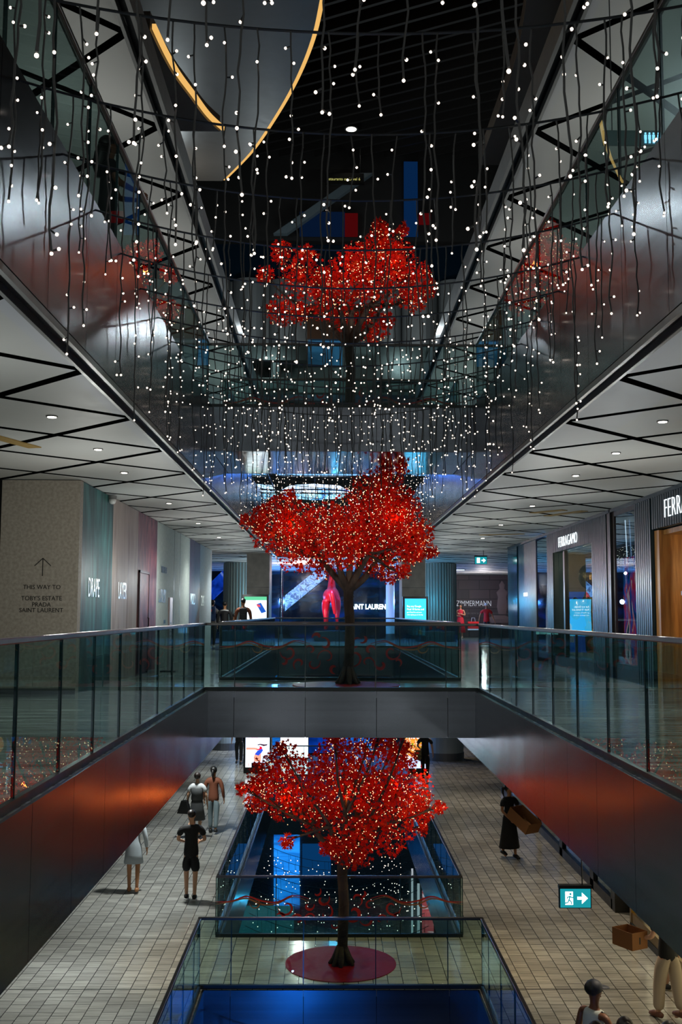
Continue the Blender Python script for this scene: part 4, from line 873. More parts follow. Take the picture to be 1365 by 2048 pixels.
for k in range(5):
    x = -.06+k*.042+(.01 if k > 2 else 0); m = MB().ball((x, 0, .125), .011, 8, sy=.3); m.box(x-.013, x+.013, -.004, .004, .06, .11).box(x-.01, x-.002, -.004, .004, .02, .06).box(x+.002, x+.01, -.004, .004, .02, .06); m.build('figure_symbol', emis('blue_symbol', '8fd0ff', 3), t)
[MB().tube([(s, .02, .16), (s, .02, zu-p.z)], .006).build('hanger', M_WIRE, t) for s in (-.4, .1)]
# ================================================================ PEOPLE
def smat(name, c, r=.6): return mat(name, c, r)
SKIN = {'tan': smat('skin_tan', 'a8744f', .5), 'light': smat('skin_light', 'c99a7c', .5), 'brown': smat('skin_brown', '74482e', .5)}
M_HAIRB = smat('black_hair', '0d0a09', .45); M_HAIRD = smat('dark_brown_hair', '1d120d', .45)
def person(label, x, y, z, face, h=1.7, sk='tan', top=('t', 'black_cotton', '0b0b0d'), bottom=('trousers', 'dark_trousers', '121316'), hair='short', hairm=None, shoes='10100f',
           la=None, ra=None, stride=.0, slim=1.0, female=False, sole=None, group=None, shorten=1.0, lean=0, headturn=0, cap=None):
    """face: heading in degrees, 0 = away from the camera (+Y), 180 = towards it. la / ra: (elbow, wrist) in body units of a 1.75 m figure."""
    t = thing('person', label, 'person', (x, y, z), math.radians(face), group); k = h/1.75
    V = lambda a: Vector(a)*k
    sw = (.165 if female else .19); hw = .088
    la = la or ((-.25, -.02, 1.16), (-.27, .06, .90)); ra = ra or ((.25, -.02, 1.16), (.27, .06, .90))
    bodym = SKIN[sk]
    A = {'pel': (0, 0, .95), 'wa': (0, .0, 1.10), 'ch': (0, .0+lean*.5, 1.30), 'ub': (0, lean, 1.42), 'ne': (0, lean+.005, 1.50), 'hd0': (0, lean+.01, 1.575), 'hd1': (0, lean+.012, 1.64), 'hd2': (0, lean+.008, 1.69)}
    s1, s2 = stride, -stride
    A.update({'lsh': (-sw, lean, 1.41), 'rsh': (sw, lean, 1.41), 'lel': la[0], 'rel': ra[0], 'lwr': la[1], 'rwr': ra[1],
              'lhi': (-hw, 0, .90), 'rhi': (hw, 0, .90), 'lkn': (-hw-.005, s1*.55+.01, .49), 'rkn': (hw+.005, s2*.55+.01, .49),
              'lan': (-hw, s1-.02, .085+max(0, -s1)*.35), 'ran': (hw, s2-.02, .085+max(0, -s2)*.35)})
    A['lto'] = (A['lan'][0]-.01, A['lan'][1]+.15, .03); A['rto'] = (A['ran'][0]+.01, A['ran'][1]+.15, .03)
    R = {'pel': (.115, .085), 'wa': (.11, .085), 'ch': (.125, .09), 'ub': (.1, .07), 'ne': .05, 'hd0': (.062, .07), 'hd1': (.074, .09), 'hd2': (.066, .08),
         'lsh': .04, 'rsh': .04, 'lel': .04, 'rel': .04, 'lwr': .027, 'rwr': .027, 'lhi': .074, 'rhi': .074, 'lkn': .055, 'rkn': .055, 'lan': .036, 'ran': .036, 'lto': .03, 'rto': .03}
    keys = list(A); E = [('pel', 'wa'), ('wa', 'ch'), ('ch', 'ub'), ('ub', 'ne'), ('ne', 'hd0'), ('hd0', 'hd1'), ('hd1', 'hd2'), ('ub', 'lsh'), ('ub', 'rsh'), ('lsh', 'lel'), ('rsh', 'rel'), ('lel', 'lwr'), ('rel', 'rwr'),
         ('pel', 'lhi'), ('pel', 'rhi'), ('lhi', 'lkn'), ('rhi', 'rkn'), ('lkn', 'lan'), ('rkn', 'ran'), ('lan', 'lto'), ('ran', 'rto')]
    vs = [Vector(A[a]) for a in keys]; rr = [R[a] for a in keys]; ed = [(keys.index(a), keys.index(b)) for a, b in E]
    for side, wr, el in ((-1, 'lwr', 'lel'), (1, 'rwr', 'rel')):        # palm, four fingers and a thumb
        w = Vector(A[wr]); d = (w-Vector(A[el])).normalized(); inw = Vector((-side, 0, 0)); inw = (inw-d*inw.dot(d)).normalized(); fwd = d.cross(inw)
        if fwd.y < 0: fwd = -fwd
        pi_ = len(vs); vs.append(w+d*.05); rr.append((.026, .018)); ed.append((keys.index(wr), pi_))
        for q, (off, ln) in enumerate(((-.026, .058), (-.009, .072), (.009, .078), (.026, .07))):
            i0 = len(vs); vs.append(w+d*.085+fwd*off); rr.append(.0105); ed.append((pi_, i0))
            vs.append(w+d*(.085+ln*.55)+fwd*off*1.1+inw*.008); rr.append(.009); ed.append((i0, i0+1))
            vs.append(w+d*(.085+ln*.9)+fwd*off*1.1+inw*.028); rr.append(.008); ed.append((i0+1, i0+2))
        i0 = len(vs); vs.append(w+d*.045+fwd*.034+inw*.01); rr.append(.012); ed.append((pi_, i0)); vs.append(w+d*.085+fwd*.05+inw*.02); rr.append(.01); ed.append((i0, i0+1))
    # nose and ears
    hd = Matrix.Rotation(math.radians(headturn), 4, 'Z')
    def hp(p): p = Vector(p); c = Vector((0, lean, 0)); return c+(hd @ (p-c))
    i = len(vs); vs.append(hp((0, lean+.118, 1.612))); rr.append(.012); ed.append((keys.index('hd1'), i))
    for s in (-1, 1): i = len(vs); vs.append(hp((s*.082, lean+.0, 1.625))); rr.append((.008, .018)); ed.append((keys.index('hd1'), i))
    skin([p*k for p in vs], ed, [(r[0]*k, r[1]*k) if isinstance(r, tuple) else r*k for r in rr], bodym, 'body', t)
    for s in (-1, 1):
        MB().ball(tuple(V(hp((s*.032, lean+.088, 1.645)))), .011*k, 8).build('eye', M_INK, t)
    MB().ball(tuple(V(hp((0, lean+.09, 1.575)))), .02*k, 8, sx=1.2, sy=.4, sz=.35).build('mouth', smat('lip', '7a3a32'), t)
    g = .014
    def part(names, edges, rads, m, name): return skin([Vector(A[a] if isinstance(a, str) else a)*k for a in names], edges, [(r[0]*k, r[1]*k) if isinstance(r, tuple) else r*k for r in rads], m, name, t)
    kind, mn, col = top; m = mat(mn, col, .75)
    def lerp(a, b, f): return Vector(A[a]).lerp(Vector(A[b]), f)
    if kind in ('t', 'long', 'dress', 'vest'):
        hem = (0, 0, .80); nm = [hem, 'pel', 'wa', 'ch', 'ub', (0, lean, 1.47)]
        ed2 = [(0, 1), (1, 2), (2, 3), (3, 4), (4, 5)]; r2 = [(.168, .14), (.165, .13), (.14, .108), (.165, .122), (.15, .105) if kind != 'vest' else (.155, .1), (.085, .08) if kind != 'vest' else (.12, .085)]
        if kind != 'vest':
            for s, sh, el, wr in ((-1, 'lsh', 'lel', 'lwr'), (1, 'rsh', 'rel', 'rwr')):
                i = len(nm); nm += [tuple(Vector(A[sh])+Vector((s*.012, 0, -.002))), tuple(lerp(sh, el, .7))]; r2 += [.09, .062 if kind != 'long' else .058]; ed2 += [(4, i), (i, i+1)]
                if kind == 'long': nm += [A[el], tuple(lerp(el, wr, .92))]; r2 += [.053, .04]; ed2 += [(i+1, i+2), (i+2, i+3)]
        else:
            for s, sh in (): i = len(nm); nm.append(tuple(Vector(A[sh])*.72+Vector((0, lean*.28, 1.41*.28)))); r2.append(.075); ed2.append((4, i))
        part(nm, ed2, r2, m, 'dress' if kind == 'dress' else 'top')
    kb, bn, bc = bottom; m = mat(bn, bc, .8)
    if kb in ('trousers', 'shorts', 'wide'):
        nm = [(0, 0, .99), 'pel', 'lhi', 'rhi', 'lkn', 'rkn']; ed2 = [(0, 1), (1, 2), (1, 3), (2, 4), (3, 5)]; wd = 1.25 if kb == 'wide' else 1.0
        r2 = [(.14, .115), (.152, .13), .115, .115, .074*wd, .074*wd]
        if kb != 'shorts': nm += [tuple(lerp('lkn', 'lan', .95)), tuple(lerp('rkn', 'ran', .95))]; ed2 += [(4, 6), (5, 7)]; r2 += [.058*wd*(1.15 if kb == 'wide' else 1)]*2
        else: nm[4] = tuple(lerp('lhi', 'lkn', .9)); nm[5] = tuple(lerp('rhi', 'rkn', .9)); r2[4] = r2[5] = .098
        part(nm, ed2, r2, m, 'shorts' if kb == 'shorts' else 'trousers')
    if kb.startswith('skirt'):
        zb = float(kb[5:]); n = 28; mb = MB(); prof = [(.11, 1.12), (.135, 1.03), (.155, .94), (.17, .8), (.17+(.8-zb)*.14, zb)]
        k0 = len(mb.v); P = prof+[(prof[-1][0]-.012, zb), (.12, .9)]
        for r, zz in P:
            for j in range(n): a = 2*PI*j/n; wv = 1+.05*math.sin(a*7)*max(0, (.9-zz)); mb.v.append((r*1.08*wv*math.cos(a)*k, r*.86*wv*math.sin(a)*k, zz*k))
        for i in range(len(P)-1):
            for j in range(n): mb.f.append((i*n+(j+1) % n, i*n+j, (i+1)*n+j, (i+1)*n+(j+1) % n)); mb.m.append(0)
        mb.build('skirt', m, t, smooth=True)
    for an in ('lan', 'ran'):                                            # shoes
        a = Vector(A[an]); sm = mat('shoe_'+shoes, shoes, .5)
        z0 = a.z-.085; P = [(a.x, a.y-.07, z0+.055), (a.x, a.y, z0+.06), (a.x, a.y+.09, z0+.045), (a.x, a.y+.17, z0+.03)]
        sh = MB().tube([tuple(Vector(p)*k) for p in P], [.034*k, .05*k, .046*k, .026*k], 10)
        for i in range(len(sh.v)): v = sh.v[i]; sh.v[i] = (v[0], v[1], max(v[2], (z0+.004)*k))
        so = sh.build('shoe', sm, t, smooth=True)
        if sole: MB().box((a.x-.045)*k, (a.x+.045)*k, (a.y-.09)*k, (a.y+.18)*k, (z0+.002)*k, (z0+.026)*k).build('sole', mat('white_sole', 'd8d8d8', .5), so, bevel=.01)
    hm = hairm or M_HAIRB
    def hb(c, r, sx, sy, sz, nm_='hair', m_=hm, n=14): return MB().ball((0, 0, 0), r*k, n, sx=sx, sy=sy, sz=sz).build(nm_, m_, t, smooth=True, loc=tuple(V(hp(c))))
    if hair != 'none':
        if hair == 'short': hb((0, lean-.022, 1.685), .096, .88, .98, .86)
        else: hb((0, lean-.028, 1.675), .102, .92, .96, .98)
        if hair in ('ponytail', 'lowtail'):
            pt = [hp((0, lean-.1, 1.69)), hp((0, lean-.16, 1.66)), hp((0, lean-.165, 1.55)), hp((0, lean-.13, 1.42))] if hair == 'ponytail' else [hp((0, lean-.09, 1.60)), hp((0, lean-.14, 1.52)), hp((0, lean-.14, 1.36)), hp((0, lean-.12, 1.28))]
            MB().tube([tuple(V(p)) for p in pt], [.026*k, .036*k, .03*k, .008*k], 8).build('ponytail', hm, t, smooth=True)
        if hair == 'bun': hb((0, lean-.1, 1.70), .05, 1, 1, 1, 'hair_bun')
        if hair == 'long':
            MB().tube([tuple(V(hp(p))) for p in ((0, lean-.03, 1.66), (0, lean-.07, 1.56), (0, lean-.1, 1.42), (0, lean-.11, 1.3))], [.09*k, .095*k, .085*k, .03*k], 10).build('hair_length', hm, t, smooth=True)
    if cap:
        cm = mat('cap_'+cap, cap, .6); c = hb((0, lean-.004, 1.685), .104, .9, 1.04, .85, 'cap', cm)
        MB().lathe([(.001, .006), (.083*k, .004), (.086*k, -.004), (.001, -.006)], n=20, sy=1.2, T=None).build('peak', cm, c, loc=(0, .115*k, -.01), smooth=True).rotation_euler = (-.15, 0, math.radians(headturn))
    return t, A, k
def pack(label, owner, m, y=-.15, z=1.2, w=.15, hgt=.2, d=.08, name='backpack', extra=None):
    o = owner; R = Matrix.Rotation(o.rotation_euler.z, 3, 'Z'); loc = Vector(o.location)+R @ Vector((0, y-d, z-hgt))
    t = thing(name, label, 'bag', tuple(loc), o.rotation_euler.z); b = MB().box(-w, w, -d, d, 0, hgt*2).build('pack_body', m, t, bevel=.045); MB().box(-w*.7, w*.7, -d-.035, -d+.01, .03, hgt*.95).build('front_pocket', m, t, bevel=.02)
    for s in (-1, 1): MB().tube([(s*w*.6, d, .02), (s*w*.75, d+.03, hgt*1.0), (s*w*.65, d+.04, hgt*1.75), (s*w*.6, d+.08, hgt*2.15)], .016, 6).build('strap', m, t)
    MB().tube([(-.03, -d*.2, hgt*2), (-.02, -d*.2, hgt*2+.04), (.02, -d*.2, hgt*2+.04), (.03, -d*.2, hgt*2)], .007, 6).build('grab_loop', m, t)
    return t
z = -L
# lowest level
p = at_z(381, 1800, z); person('person in black t-shirt and black shorts walking away on the lowest floor at left', p.x, p.y, z, 2, 1.78, 'light', ('t', 'black_cotton', '08080a'), ('shorts', 'black_shorts', '0c0d10'), 'short', M_HAIRD, '101010', la=((-.27, .03, 1.17), (-.17, .2, 1.1)), ra=((.27, .03, 1.17), (.17, .2, 1.1)), stride=.1, sole=True)
p = at_z(404, 1672, z); w1, A1, k1 = person('person in white t-shirt and grey pinafore dress with a black bag, lowest floor', p.x-.1, p.y-.3, z, -3, 1.66, 'light', ('t', 'white_cotton', 'b9bcbe'), ('skirt.5', 'grey_pinafore', '3a3c3d'), 'bun', M_HAIRD, '0e0e0e', female=True, stride=.08)
MB().lathe([(.15, .98), (.145, 1.15), (.155, 1.28)], n=20, sx=1.05, sy=.9).build('pinafore_bib', MATS['grey_pinafore'], w1, smooth=True)
t = thing('shoulder_bag', 'large black tote hanging from the shoulder of the person in the grey pinafore', 'bag', (w1.location.x-.3, w1.location.y, z+.62), -.3); MB().prism([(-.22, 0), (.16, .0), (.06, .34), (-.1, .34)], -.06, .06).build('bag_body', mat('black_leather', '0b0b0c', .4), t, bevel=.015).rotation_euler = (PI/2, 0, 0); MB().tube([(-.08, 0, .32), (.06, 0, .56), (.15, 0, .74), (.16, 0, .56), (.05, 0, .32)], .009, 6).build('strap', MATS['black_leather'], t)
p = at_z(424, 1668, z); person('person in rust brown top and pale jeans beside the one in the grey pinafore', p.x+.02, p.y+.1, z, -5, 1.72, 'tan', ('long', 'rust_brown_knit', '6b3a24'), ('trousers', 'pale_jeans', '76868c'), 'ponytail', M_HAIRB, '1a1a1a', female=True, stride=.1)
p = at_z(266, 1785, z); person('bare-legged person in pale grey, half hidden by the left steel fascia', p.x, p.y, z, 4, 1.7, 'tan', ('long', 'pale_grey_linen', 'aab2b8'), ('skirt.62', 'pale_grey_short', '9aa2a8'), 'lowtail', M_HAIRB, 'b07a50', female=True, stride=.07)
p = at_z(350, 1602, z); person('person in dark clothes mostly hidden behind the left fascia, only feet showing', p.x-.35, p.y, z, 15, 1.75, 'light', ('t', 'charcoal_top', '1b1c1f'), ('trousers', 'charcoal_trousers', '17181b'), 'short', M_HAIRB, '0c0c0c', stride=.2)
p = at_z(478, 1528, z); person('person in black clothes and leggings beside the TRAINING kiosk, head hidden by the bridge', p.x, p.y, z, 175, 1.75, 'tan', ('t', 'black_top_a', '0a0a0c'), ('trousers', 'black_leggings', '0a0a0c'), 'short', M_HAIRB, '0b0b0b', stride=.06)
p = at_z(851, 1560, z); pb, _, _ = person('person in all black standing at the food advert kiosk, lowest floor', p.x, p.y, z, -12, 1.74, 'light', ('t', 'black_top_b', '0a0a0b'), ('trousers', 'black_trousers_b', '0d0e11'), 'short', M_HAIRD, '1c1c1e', la=((-.27, .03, 1.17), (-.2, .2, 1.05)), stride=.12)
t = thing('shoulder_bag', 'patterned yellow-brown bag on the hip of the person in black at the food kiosk', 'bag', (pb.location.x-.26, pb.location.y-.08, z+.72), 0); MB().box(-.13, .13, -.05, .05, 0, .32).build('bag_body', fold_mat('camo_print', '2a2a1c', '6a6038', 'a0925a', (4, 4, 4), 3), t, bevel=.03); MB().tube([(-.1, 0, .3), (.1, -.02, .68), (.12, 0, .3)], .008, 6).build('strap', MATS['black_leather'], t)
p = at_z(1020, 1715, z); wb, _, _ = person('person with ponytail and long black skirt carrying an open cardboard box', p.x, p.y, z, 205, 1.7, 'tan', ('t', 'black_top_c', '09090b'), ('skirt.24', 'long_black_skirt', '0a0a0c'), 'ponytail', M_HAIRB, '0c0c0c', la=((-.25, .06, 1.15), (-.22, .3, 1.02)), ra=((.25, .06, 1.15), (.2, .3, 1.0)), female=True, stride=.14, headturn=30)
M_CARD = mat('brown_cardboard', '8a5a30', .8); M_CARD2 = mat('light_cardboard', 'b07a48', .8)
def carton(label, loc, rz, w, d, h, tilt=0, flap=True):
    t = thing('cardboard_box', label, 'box', loc, rz); t.rotation_euler = (tilt, 0, rz); th = .006
    MB().box(-w, w, -d, d, 0, th).box(-w, w, -d, -d+th, th, h).box(-w, w, d-th, d, th, h).box(-w, -w+th, -d, d, th, h).box(w-th, w, -d, d, th, h).build('carton', M_CARD, t)
    MB().box(-.012, .012, -d-.002, -d, .3*h, .7*h).build('hand_slot', M_INK, t)
    return t
R2 = Matrix.Rotation(math.radians(205), 3, 'Z'); bl = Vector(wb.location)+R2 @ Vector((-.02, .5, .86))
cb_ = carton('open brown cardboard box held out by the person in the long black skirt', tuple(bl), math.radians(205+12), .22, .34, .27, tilt=-.5)
t = thing('flat_carton', 'small flat light brown carton lying inside the open box', 'box', tuple(bl+Vector((.05, -.1, .02))), .4); t.rotation_euler = cb_.rotation_euler; MB().box(-.1, .1, -.13, .13, 0, .05).build('carton_block', M_CARD2, t)
p = at_z(1340, 2040, z); pc, _, _ = person('person in black t-shirt and loose cream trousers at the lower right edge', p.x, p.y, z, 28, 1.76, 'light', ('t', 'black_top_d', '0a0a0b'), ('wide', 'cream_trousers', 'b3a28c'), 'short', M_HAIRD, '6a4030', la=((-.27, .03, 1.17), (-.33, .22, 1.12)), stride=.14)
R2 = Matrix.Rotation(math.radians(28), 3, 'Z'); bl = Vector(pc.location)+R2 @ Vector((-.42, .32, 1.0)); carton('brown cardboard box held by the person in cream trousers', tuple(bl), .5, .15, .2, .24)
p = at_z(1318, 1990, z); person('person behind the one in cream trousers, hidden but for dark sandalled feet', p.x+.4, p.y+.1, z, 40, 1.7, 'light', ('t', 'grey_top_e', '5a5c60'), ('shorts', 'dark_shorts_e', '1c1e22'), 'short', M_HAIRD, '1a1a1c', stride=.25)
def at_head(px, py, hz): return at_z(px, py, hz)
p = at_head(1188, 1955, z+1.78); pd, _, _ = person('person in a navy baseball cap and white sleeveless top at the bottom right', p.x, p.y, z, -60, 1.74, 'brown', ('vest', 'white_vest', 'b4bab4'), ('shorts', 'dark_shorts_f', '1c1e22'), 'short', M_HAIRB, '1a1a1c', ra=((.27, .06, 1.17), (.14, .26, 1.22)), cap='11182a')
t = thing('crossbody_bag', 'black crossbody strap and bag worn by the person in the navy cap', 'bag', (pd.location.x, pd.location.y, z+.95), math.radians(-60)); MB().tube([(.12, .0, .5), (.08, .13, .42), (-.02, .145, .2), (-.15, .1, .02)], .01, 6).build('strap', MATS['black_leather'], t); MB().box(-.26, -.08, .06, .16, -.12, .03).build('pouch', MATS['black_leather'], t, bevel=.02)
for px, py, lab, hr in ((1130, 2036, 'person at the bottom edge left of the navy cap, only dark hair showing', 'short'), (1188, 2028, 'person with tousled brown hair right below the navy-capped one, cut by the frame', 'bun'), (1275, 2037, 'person with round dark hair at the bottom edge, right of the navy cap', 'long')):
    p = at_head(px, py, z+1.70); person(lab, p.x+.3, p.y-.05, z, 0, 1.68, 'tan', ('t', 'dark_top_g', '1c1c20'), ('trousers', 'dark_trousers', '121316'), hr, M_HAIRD, '101010')
# middle level
p = at_y(424, 1300, 36.6); q, A_, k_ = person('person in striped top with a blue backpack, walking away past the left hoardings', p.x, p.y, 0, -8, 1.66, 'tan', ('long', 'striped_knit', 'c8c2b4'), ('trousers', 'dark_jeans', '1e2228'), 'lowtail', M_HAIRB, 'd0d0d0', female=True, stride=.1)
m_ = MATS['striped_knit']; nt, b = nodes(m_); tc = N(nt, 'ShaderNodeTexCoord'); wv = N(nt, 'ShaderNodeTexWave', bands_direction='Z'); wv.inputs['Scale'].default_value = 9; nt.links.new(tc.outputs['Object'], wv.inputs['Vector']); nt.links.new(ramp(nt, wv.outputs['Fac'], [(.45, '14161c'), (.55, 'd0cabc')]), b.inputs['Base Color'])
bp_ = pack('large blue backpack with a red patch on the person in stripes', q, mat('blue_nylon', '173a66', .6), w=.17, hgt=.25, d=.09); MB().lathe([(.07, -.004), (.07, .004)], n=10, sx=1.2, T=Matrix.Translation((0, -.132, .36)) @ Matrix.Rotation(PI/2, 4, 'X')).build('red_patch', mat('red_patch', 'c02020', .6), bp_)
p = at_y(447, 1300, 35); q, _, _ = person('person in black with a white hood edge, between the striped top and the brown jacket', p.x, p.y+.3, 0, 0, 1.6, 'tan', ('long', 'black_hoodie', '0d0d10'), ('trousers', 'dark_trousers_h', '15161a'), 'short', M_HAIRB, 'c8c8d0', stride=.08); MB().tube([(-.13, -.06, 1.30), (0, -.13, 1.32), (.13, -.06, 1.30)], .022, 8).build('hood_edge', mat('white_trim_cloth', 'c8c8c8', .7), q, smooth=True)
p = at_y(489, 1300, 34); q, _, _ = person('person in rust brown jacket with small black backpack by the flag kiosk', p.x-.05, p.y, 0, 6, 1.68, 'tan', ('long', 'rust_jacket', '7a4026'), ('trousers', 'dark_trousers_i', '16181c'), 'short', M_HAIRB, '202024', stride=.06)
pack('small black backpack on the person in the rust jacket', q, mat('black_nylon', '14161c', .6), w=.12, hgt=.19, d=.07)
p = at_y(467, 1298, 34.6); person('small child in dark clothes beside the person in the rust jacket', p.x, p.y+.2, 0, 0, 1.2, 'tan', ('long', 'child_dark_top', '1a1418'), ('trousers', 'dark_trousers_j', '15161a'), 'short', M_HAIRB, '202024')
t = thing('stroller', 'dark red hooded stroller left of the person in stripes, past the hoardings', 'stroller', (at_y(400, 1300, 37.2).x-.25, 37.2, 0), 0); mr = mat('stroller_red', '4a1714', .7)
mb = MB(); mb.lathe([(.24, .0), (.27, .15), (.22, .36), (.02, .45)], (0, 0, .62), 16, sy=1.2); mb.build('hood', mr, t, smooth=True); MB().box(-.22, .22, -.25, .3, .38, .66).build('seat', mr, t, bevel=.06)
for s in (-1, 1):
    MB().tube([(s*.2, -.45, 1.0), (s*.2, -.1, .6), (s*.22, .35, .12)], .014, 6).tube([(s*.2, .1, .55), (s*.22, -.3, .12)], .014, 6).build('frame', M_SHOE, t)
    for yy in (-.3, .35): MB().lathe([(.11, -.02), (.12, 0), (.11, .02)], n=16, T=Matrix.Translation((s*.24, yy, .12)) @ Matrix.Rotation(PI/2, 4, 'Y')).build('wheel', M_BLACK, t)
MB().tube([(-.2, -.45, 1.0), (.2, -.45, 1.0)], .016, 8).build('handle', M_BLACK, t)
p = at_z(922, 1277, 0); q, _, _ = person('long-haired person in red dress with folded arms, before the facade print', p.x, p.y, 0, 165, 1.72, 'tan', ('vest', 'red_dress_top', 'c01828'), ('skirt.3', 'red_dress', 'c01828'), 'long', M_HAIRB, 'b08a70', la=((-.24, .06, 1.17), (-.02, .2, 1.24)), ra=((.24, .06, 1.17), (.05, .22, 1.12)), female=True, stride=.08)
t = thing('shopping_bag', 'red paper shopping bag with white base hanging by the red dress', 'bag', (q.location.x+.62, q.location.y-.1, .42), .1); MB().box(-.27, .27, -.08, .08, 0, .42).build('bag_body', mat('red_paper', 'c81e1e', .6), t); MB().box(-.272, .272, -.082, .082, 0, .06).build('white_base', mat('white_print', 'b9c6dc'), t); MB().tube([(-.1, 0, .42), (-.08, 0, .6), (.08, 0, .6), (.1, 0, .42)], .008, 6).build('handle', MATS['white_print'], t)
p = at_z(974, 1280, 0); person('person in a red t-shirt, dark trousers and white cap, walking before the facade print', p.x, p.y, 0, 178, 1.72, 'tan', ('t', 'bright_red_cotton', 'c01c1e'), ('trousers', 'navy_trousers', '10141e'), 'short', M_HAIRB, '303030', la=((-.29, -.04, 1.16), (-.38, .02, .92)), ra=((.3, -.02, 1.18), (.36, .12, .96)), stride=.12, cap='c4c8cc')
# upper level
p = at_y(198, 395, 10.9); person('dark silhouetted person behind the top left glass balustrade, leaning on the rail', XL-.42, 10.9, L, -80, 1.72, 'brown', ('t', 'black_top_k', '0b0b0d'), ('trousers', 'dark_trousers', '121316'), 'long', M_HAIRB, '101010', la=((-.24, .1, 1.17), (-.12, .3, 1.12)), ra=((.24, .1, 1.17), (.12, .3, 1.12)))
p = at_y(985, 720, 17.5); person('person in a teal top behind the top right glass balustrade, above the bridge', XR+.5, 17.2, L, 95, 1.7, 'brown', ('t', 'teal_cotton', '1f6c74'), ('trousers', 'dark_trousers', '121316'), 'short', M_HAIRB, '101010', la=((-.24, .1, 1.17), (-.12, .3, 1.12)), ra=((.24, .1, 1.17), (.12, .3, 1.12)))

# ================================================================ RED HORSE
hy_ = 47.0; S_ = FPX/hy_
hx = at_y(663, 1200, hy_).x; hz0 = at_y(663, 1262, hy_).z
M_HORSE = mat('glossy_red_lacquer', 'e4081a', .35)
t = thing('horse_statue', 'glossy red horse statue seen from behind, left of the middle maple trunk', 'statue', (hx, hy_, hz0))
HV = [(0, -.1, 1.62), (0, .35, 1.60), (0, .85, 1.62), (0, 1.15, 1.8), (.02, 1.3, 2.15), (.03, 1.35, 2.5), (.03, 1.5, 2.62), (.03, 1.78, 2.42),
      (-.24, -.15, 1.35), (-.27, -.02, 1.0), (-.26, -.22, .62), (-.25, -.16, .2), (-.25, -.1, .06),
      (.24, -.15, 1.35), (.27, .08, 1.0), (.26, -.1, .62), (.25, -.02, .2), (.25, .04, .06),
      (-.2, 1.1, 1.35), (-.2, 1.15, .9), (-.2, 1.12, .5), (-.2, 1.14, .08), (.2, 1.15, 1.4), (.2, 1.5, 1.2), (.2, 1.45, .8),
      (-.07, 1.3, 2.72), (.12, 1.3, 2.72), (0, -.4, 1.72)]
HE = [(0, 1), (1, 2), (2, 3), (3, 4), (4, 5), (5, 6), (6, 7), (0, 8), (8, 9), (9, 10), (10, 11), (11, 12), (0, 13), (13, 14), (14, 15), (15, 16), (16, 17), (2, 18), (18, 19), (19, 20), (20, 21), (2, 22), (22, 23), (23, 24), (5, 25), (5, 26), (0, 27)]
HR = [(.42, .4), (.4, .4), (.36, .4), (.26, .28), (.18, .22), (.13, .16), (.12, .13), (.07, .08), .25, .17, .09, .065, .085, .25, .17, .09, .065, .085, .16, .11, .08, .085, .16, .11, .07, .03, .03, .12]
skin([Vector(v) for v in HV], HE, HR, M_HORSE, 'body', t, sub=2)
MB().tube(smooth_curve([(0, -.5, 1.76), (.03, -.62, 1.6), (.1, -.6, 1.2), (.16, -.55, .75)], 5), [.06+.05*math.sin(i/15*PI) for i in range(16)], 8).build('tail', M_HORSE, t, smooth=True)
MB().tube([(0, 1.05, 2.1), (0, 1.1, 2.4), (.02, 1.2, 2.68)], [.05, .07, .03], 8).build('mane', M_HORSE, t, smooth=True)
mb = MB().box(-.75, .75, -.6, 2.0, 0, hz0); t = thing('plinth', 'low dark plinth under the red horse statue', 'plinth', (hx, hy_, 0)); mb.build('plinth_block', mat('dark_plinth', '1a2c34', .2), t, bevel=.02)
# ================================================================ LIGHT
def area(x, y, z, sx, sy, power, col, rot=(0, 0, 0), spread=PI):
    l = bpy.data.lights.new('lamp', 'AREA'); l.shape = 'RECTANGLE'; l.size = sx; l.size_y = sy; l.energy = power; l.color = s2l(col)[:3]; l.spread = spread
    o = bpy.data.objects.new('lamp', l); C.objects.link(o); o.location = (x, y, z); o.rotation_euler = rot; return o
def spot(x, y, z, power, col, ang=80, tgt=None, blend=.6, r=.08):
    l = bpy.data.lights.new('spot', 'SPOT'); l.energy = power; l.color = s2l(col)[:3]; l.spot_size = math.radians(ang); l.spot_blend = blend; l.shadow_soft_size = r
    o = bpy.data.objects.new('spot', l); C.objects.link(o); o.location = (x, y, z)
    if tgt: o.rotation_euler = (Vector(tgt)-Vector((x, y, z))).to_track_quat('-Z', 'Y').to_euler()
    return o
def point(x, y, z, power, col, r=.15):
    l = bpy.data.lights.new('point', 'POINT'); l.energy = power; l.color = s2l(col)[:3]; l.shadow_soft_size = r
    o = bpy.data.objects.new('point', l); C.objects.link(o); o.location = (x, y, z); return o
# walkway downlights and added bare fill points that brighten each level
for y in (8, 13.1, 18, 23, 28.5, 34):
    for x in (-2.95, 3.7):
        spot(x, y, CH-.03, 90, 'f2f4ee', 120); point(x, y, 1.9, 34, 'f0f4f0', .05)
        spot(x, y, zu-.03, 60, 'f2f4ee', 130); point(x-.3 if x < 0 else x+.3, y, L+1.9, 26, 'f2f2ec', .18)
for y in (7.5, 12.5, 17.5, 22.5, 27.5, 33, 39, 45):
    spot(-3.4, y, zl-.03, 420, 'eef6f4', 105); spot(4.1, y, zl-.03, 200, 'fbe8cc', 105)
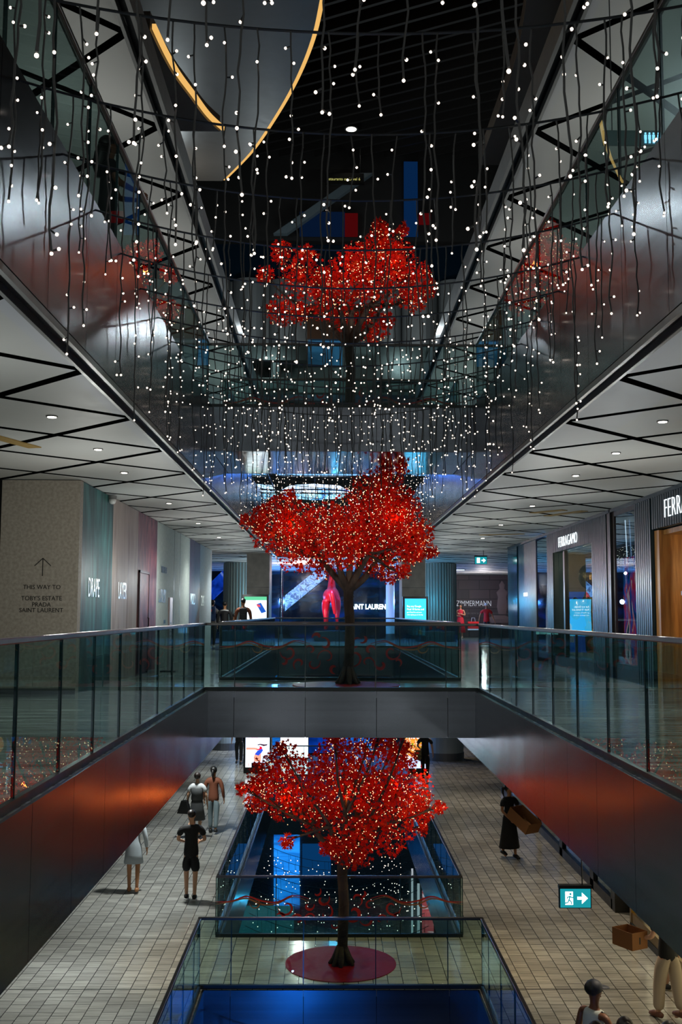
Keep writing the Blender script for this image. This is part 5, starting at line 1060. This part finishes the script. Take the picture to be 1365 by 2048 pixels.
# trees: warm glow of their own lights, plus added spots that brighten the leaves
for zb, by in ((0, TY+.3), (-L, TY-.1), (L, TY+.2)):
    for dx, dz in ((-.9, 2.75), (.9, 2.9), (.1, 2.7)): point(TX+dx, by, zb+dz, 4, 'ff7a30', .06)
    for s in (-1, 1): spot(TX+s*1.9, by-4.2, zb+2.6, 380 if zb > 0 else 140 if zb < 0 else 270, 'fff0e4', 30, (TX+s*.45, by, zb+2.6))
for x in (-1.5, 1.9): spot(x, YB0+.35, -.78, 110, 'ffdc98', 75, (x*.8, YB0+1.2, -L)); spot(x, YB1-.35, -.78, 80, 'ffdc98', 75, (x*.8, YB1-1.0, -L))
for x in (-3.6, 3.8):
    point(x*.9, 14.2, 1.9, 22, 'f6f0e6', .05)  # added fill points brightening the walls before the bridge
for zz in (-L, 0, L): point(-1.6, -1.4, zz+2.7, 90, 'f2f0ea', .3); point(2.0, -1.4, zz+2.7, 90, 'f2f0ea', .3); point(-3.6, .2, zz+2.4, 40, 'f2f0ea', .1); point(3.9, .2, zz+2.4, 40, 'f2f0ea', .1)  # added unseen fill lamps behind and beside the camera, brightening the bridge fascias
point(-2.6, 41.3, 1.9, 50, 'd0f0e8', .05); point(.2, 41, 1.7, 260, '38a8e0', .05); point(3.2, 40.5, 1.7, 60, '38b0d8', .05)  # added fill points brightening the far columns and floor
# blue end of the mall
for x in (-2.5, .2, 3): spot(x, 46, CH-.1, 420, '3f8cff', 150); point(x, 49, 1.8, 260, '5a9cff', .1)
for x in (-1.2, 1.6): spot(x, 43.5, L+2.9, 500, '2f7cff', 160, (x, 38, L+1.5)); point(x, 44, -L+1.8, 140, '4f94ff', .1)
point(4.6, 51, 2.2, 60, 'd0e2ff', .1); point(7.5, 52, 2.2, 130, 'f0e6e6', .1)  # second point added to brighten the facade print hoarding
for y in (23, 29, 35): point(-.4, y, -2*L+1.2, 40, '2a9cc8', .02)
point(-.9, 6.5, -2*L+1.4, 260, '1a78f0', .02); spot(-1.2, 12.5, -2*L+.4, 200, '1672f0', 70, (-.6, YB0, -L-.3))  # added unseen blue lamps, colouring what the bridge fascia reflects
# shops
for y in (22.9, 25.1): point(WR+.9, y, 2.3, 42, 'ffe6c0', .1)
point(WR+.9, 15.6, 2.0, 40, 'ffcf8a', .1); point(WR+.15, 27.3, 2.9, 8, '4aa0ff', .05)
spot(WR-.8, 19.6, CH-.05, 40, 'bfe0ff', 60, (WR, 19.6, 1.2)); point(hx-1.2, hy_-3.5, 2.9, 420, 'ffd8d0', .05)  # the point is an added fill lamp brightening the red horse
# high hall
for x in (-4, 4.5): point(x, 25, 11.0, 330, 'b0bcc0', .1); point(x*.5, 30, 9.4, 200, 'c4d0d4', .1)
point(0, 12, 13, 60, 'b0a498', .1)
w = bpy.data.worlds.new('World'); SC.world = w; w.use_nodes = True; w.node_tree.nodes['Background'].inputs['Color'].default_value = s2l('4a6a78'); w.node_tree.nodes['Background'].inputs['Strength'].default_value = .12
SC.view_settings.view_transform = 'Standard'; SC.view_settings.look = 'None'; SC.view_settings.gamma = 1; SC.view_settings.exposure = 0.0
SC.view_settings.use_curve_mapping = False
cy = SC.cycles; cy.max_bounces = 8; cy.diffuse_bounces = 3; cy.glossy_bounces = 4; cy.transmission_bounces = 6; cy.transparent_max_bounces = 40; cy.sample_clamp_indirect = 4; cy.caustics_reflective = False; cy.caustics_refractive = False
cy.use_denoising = True
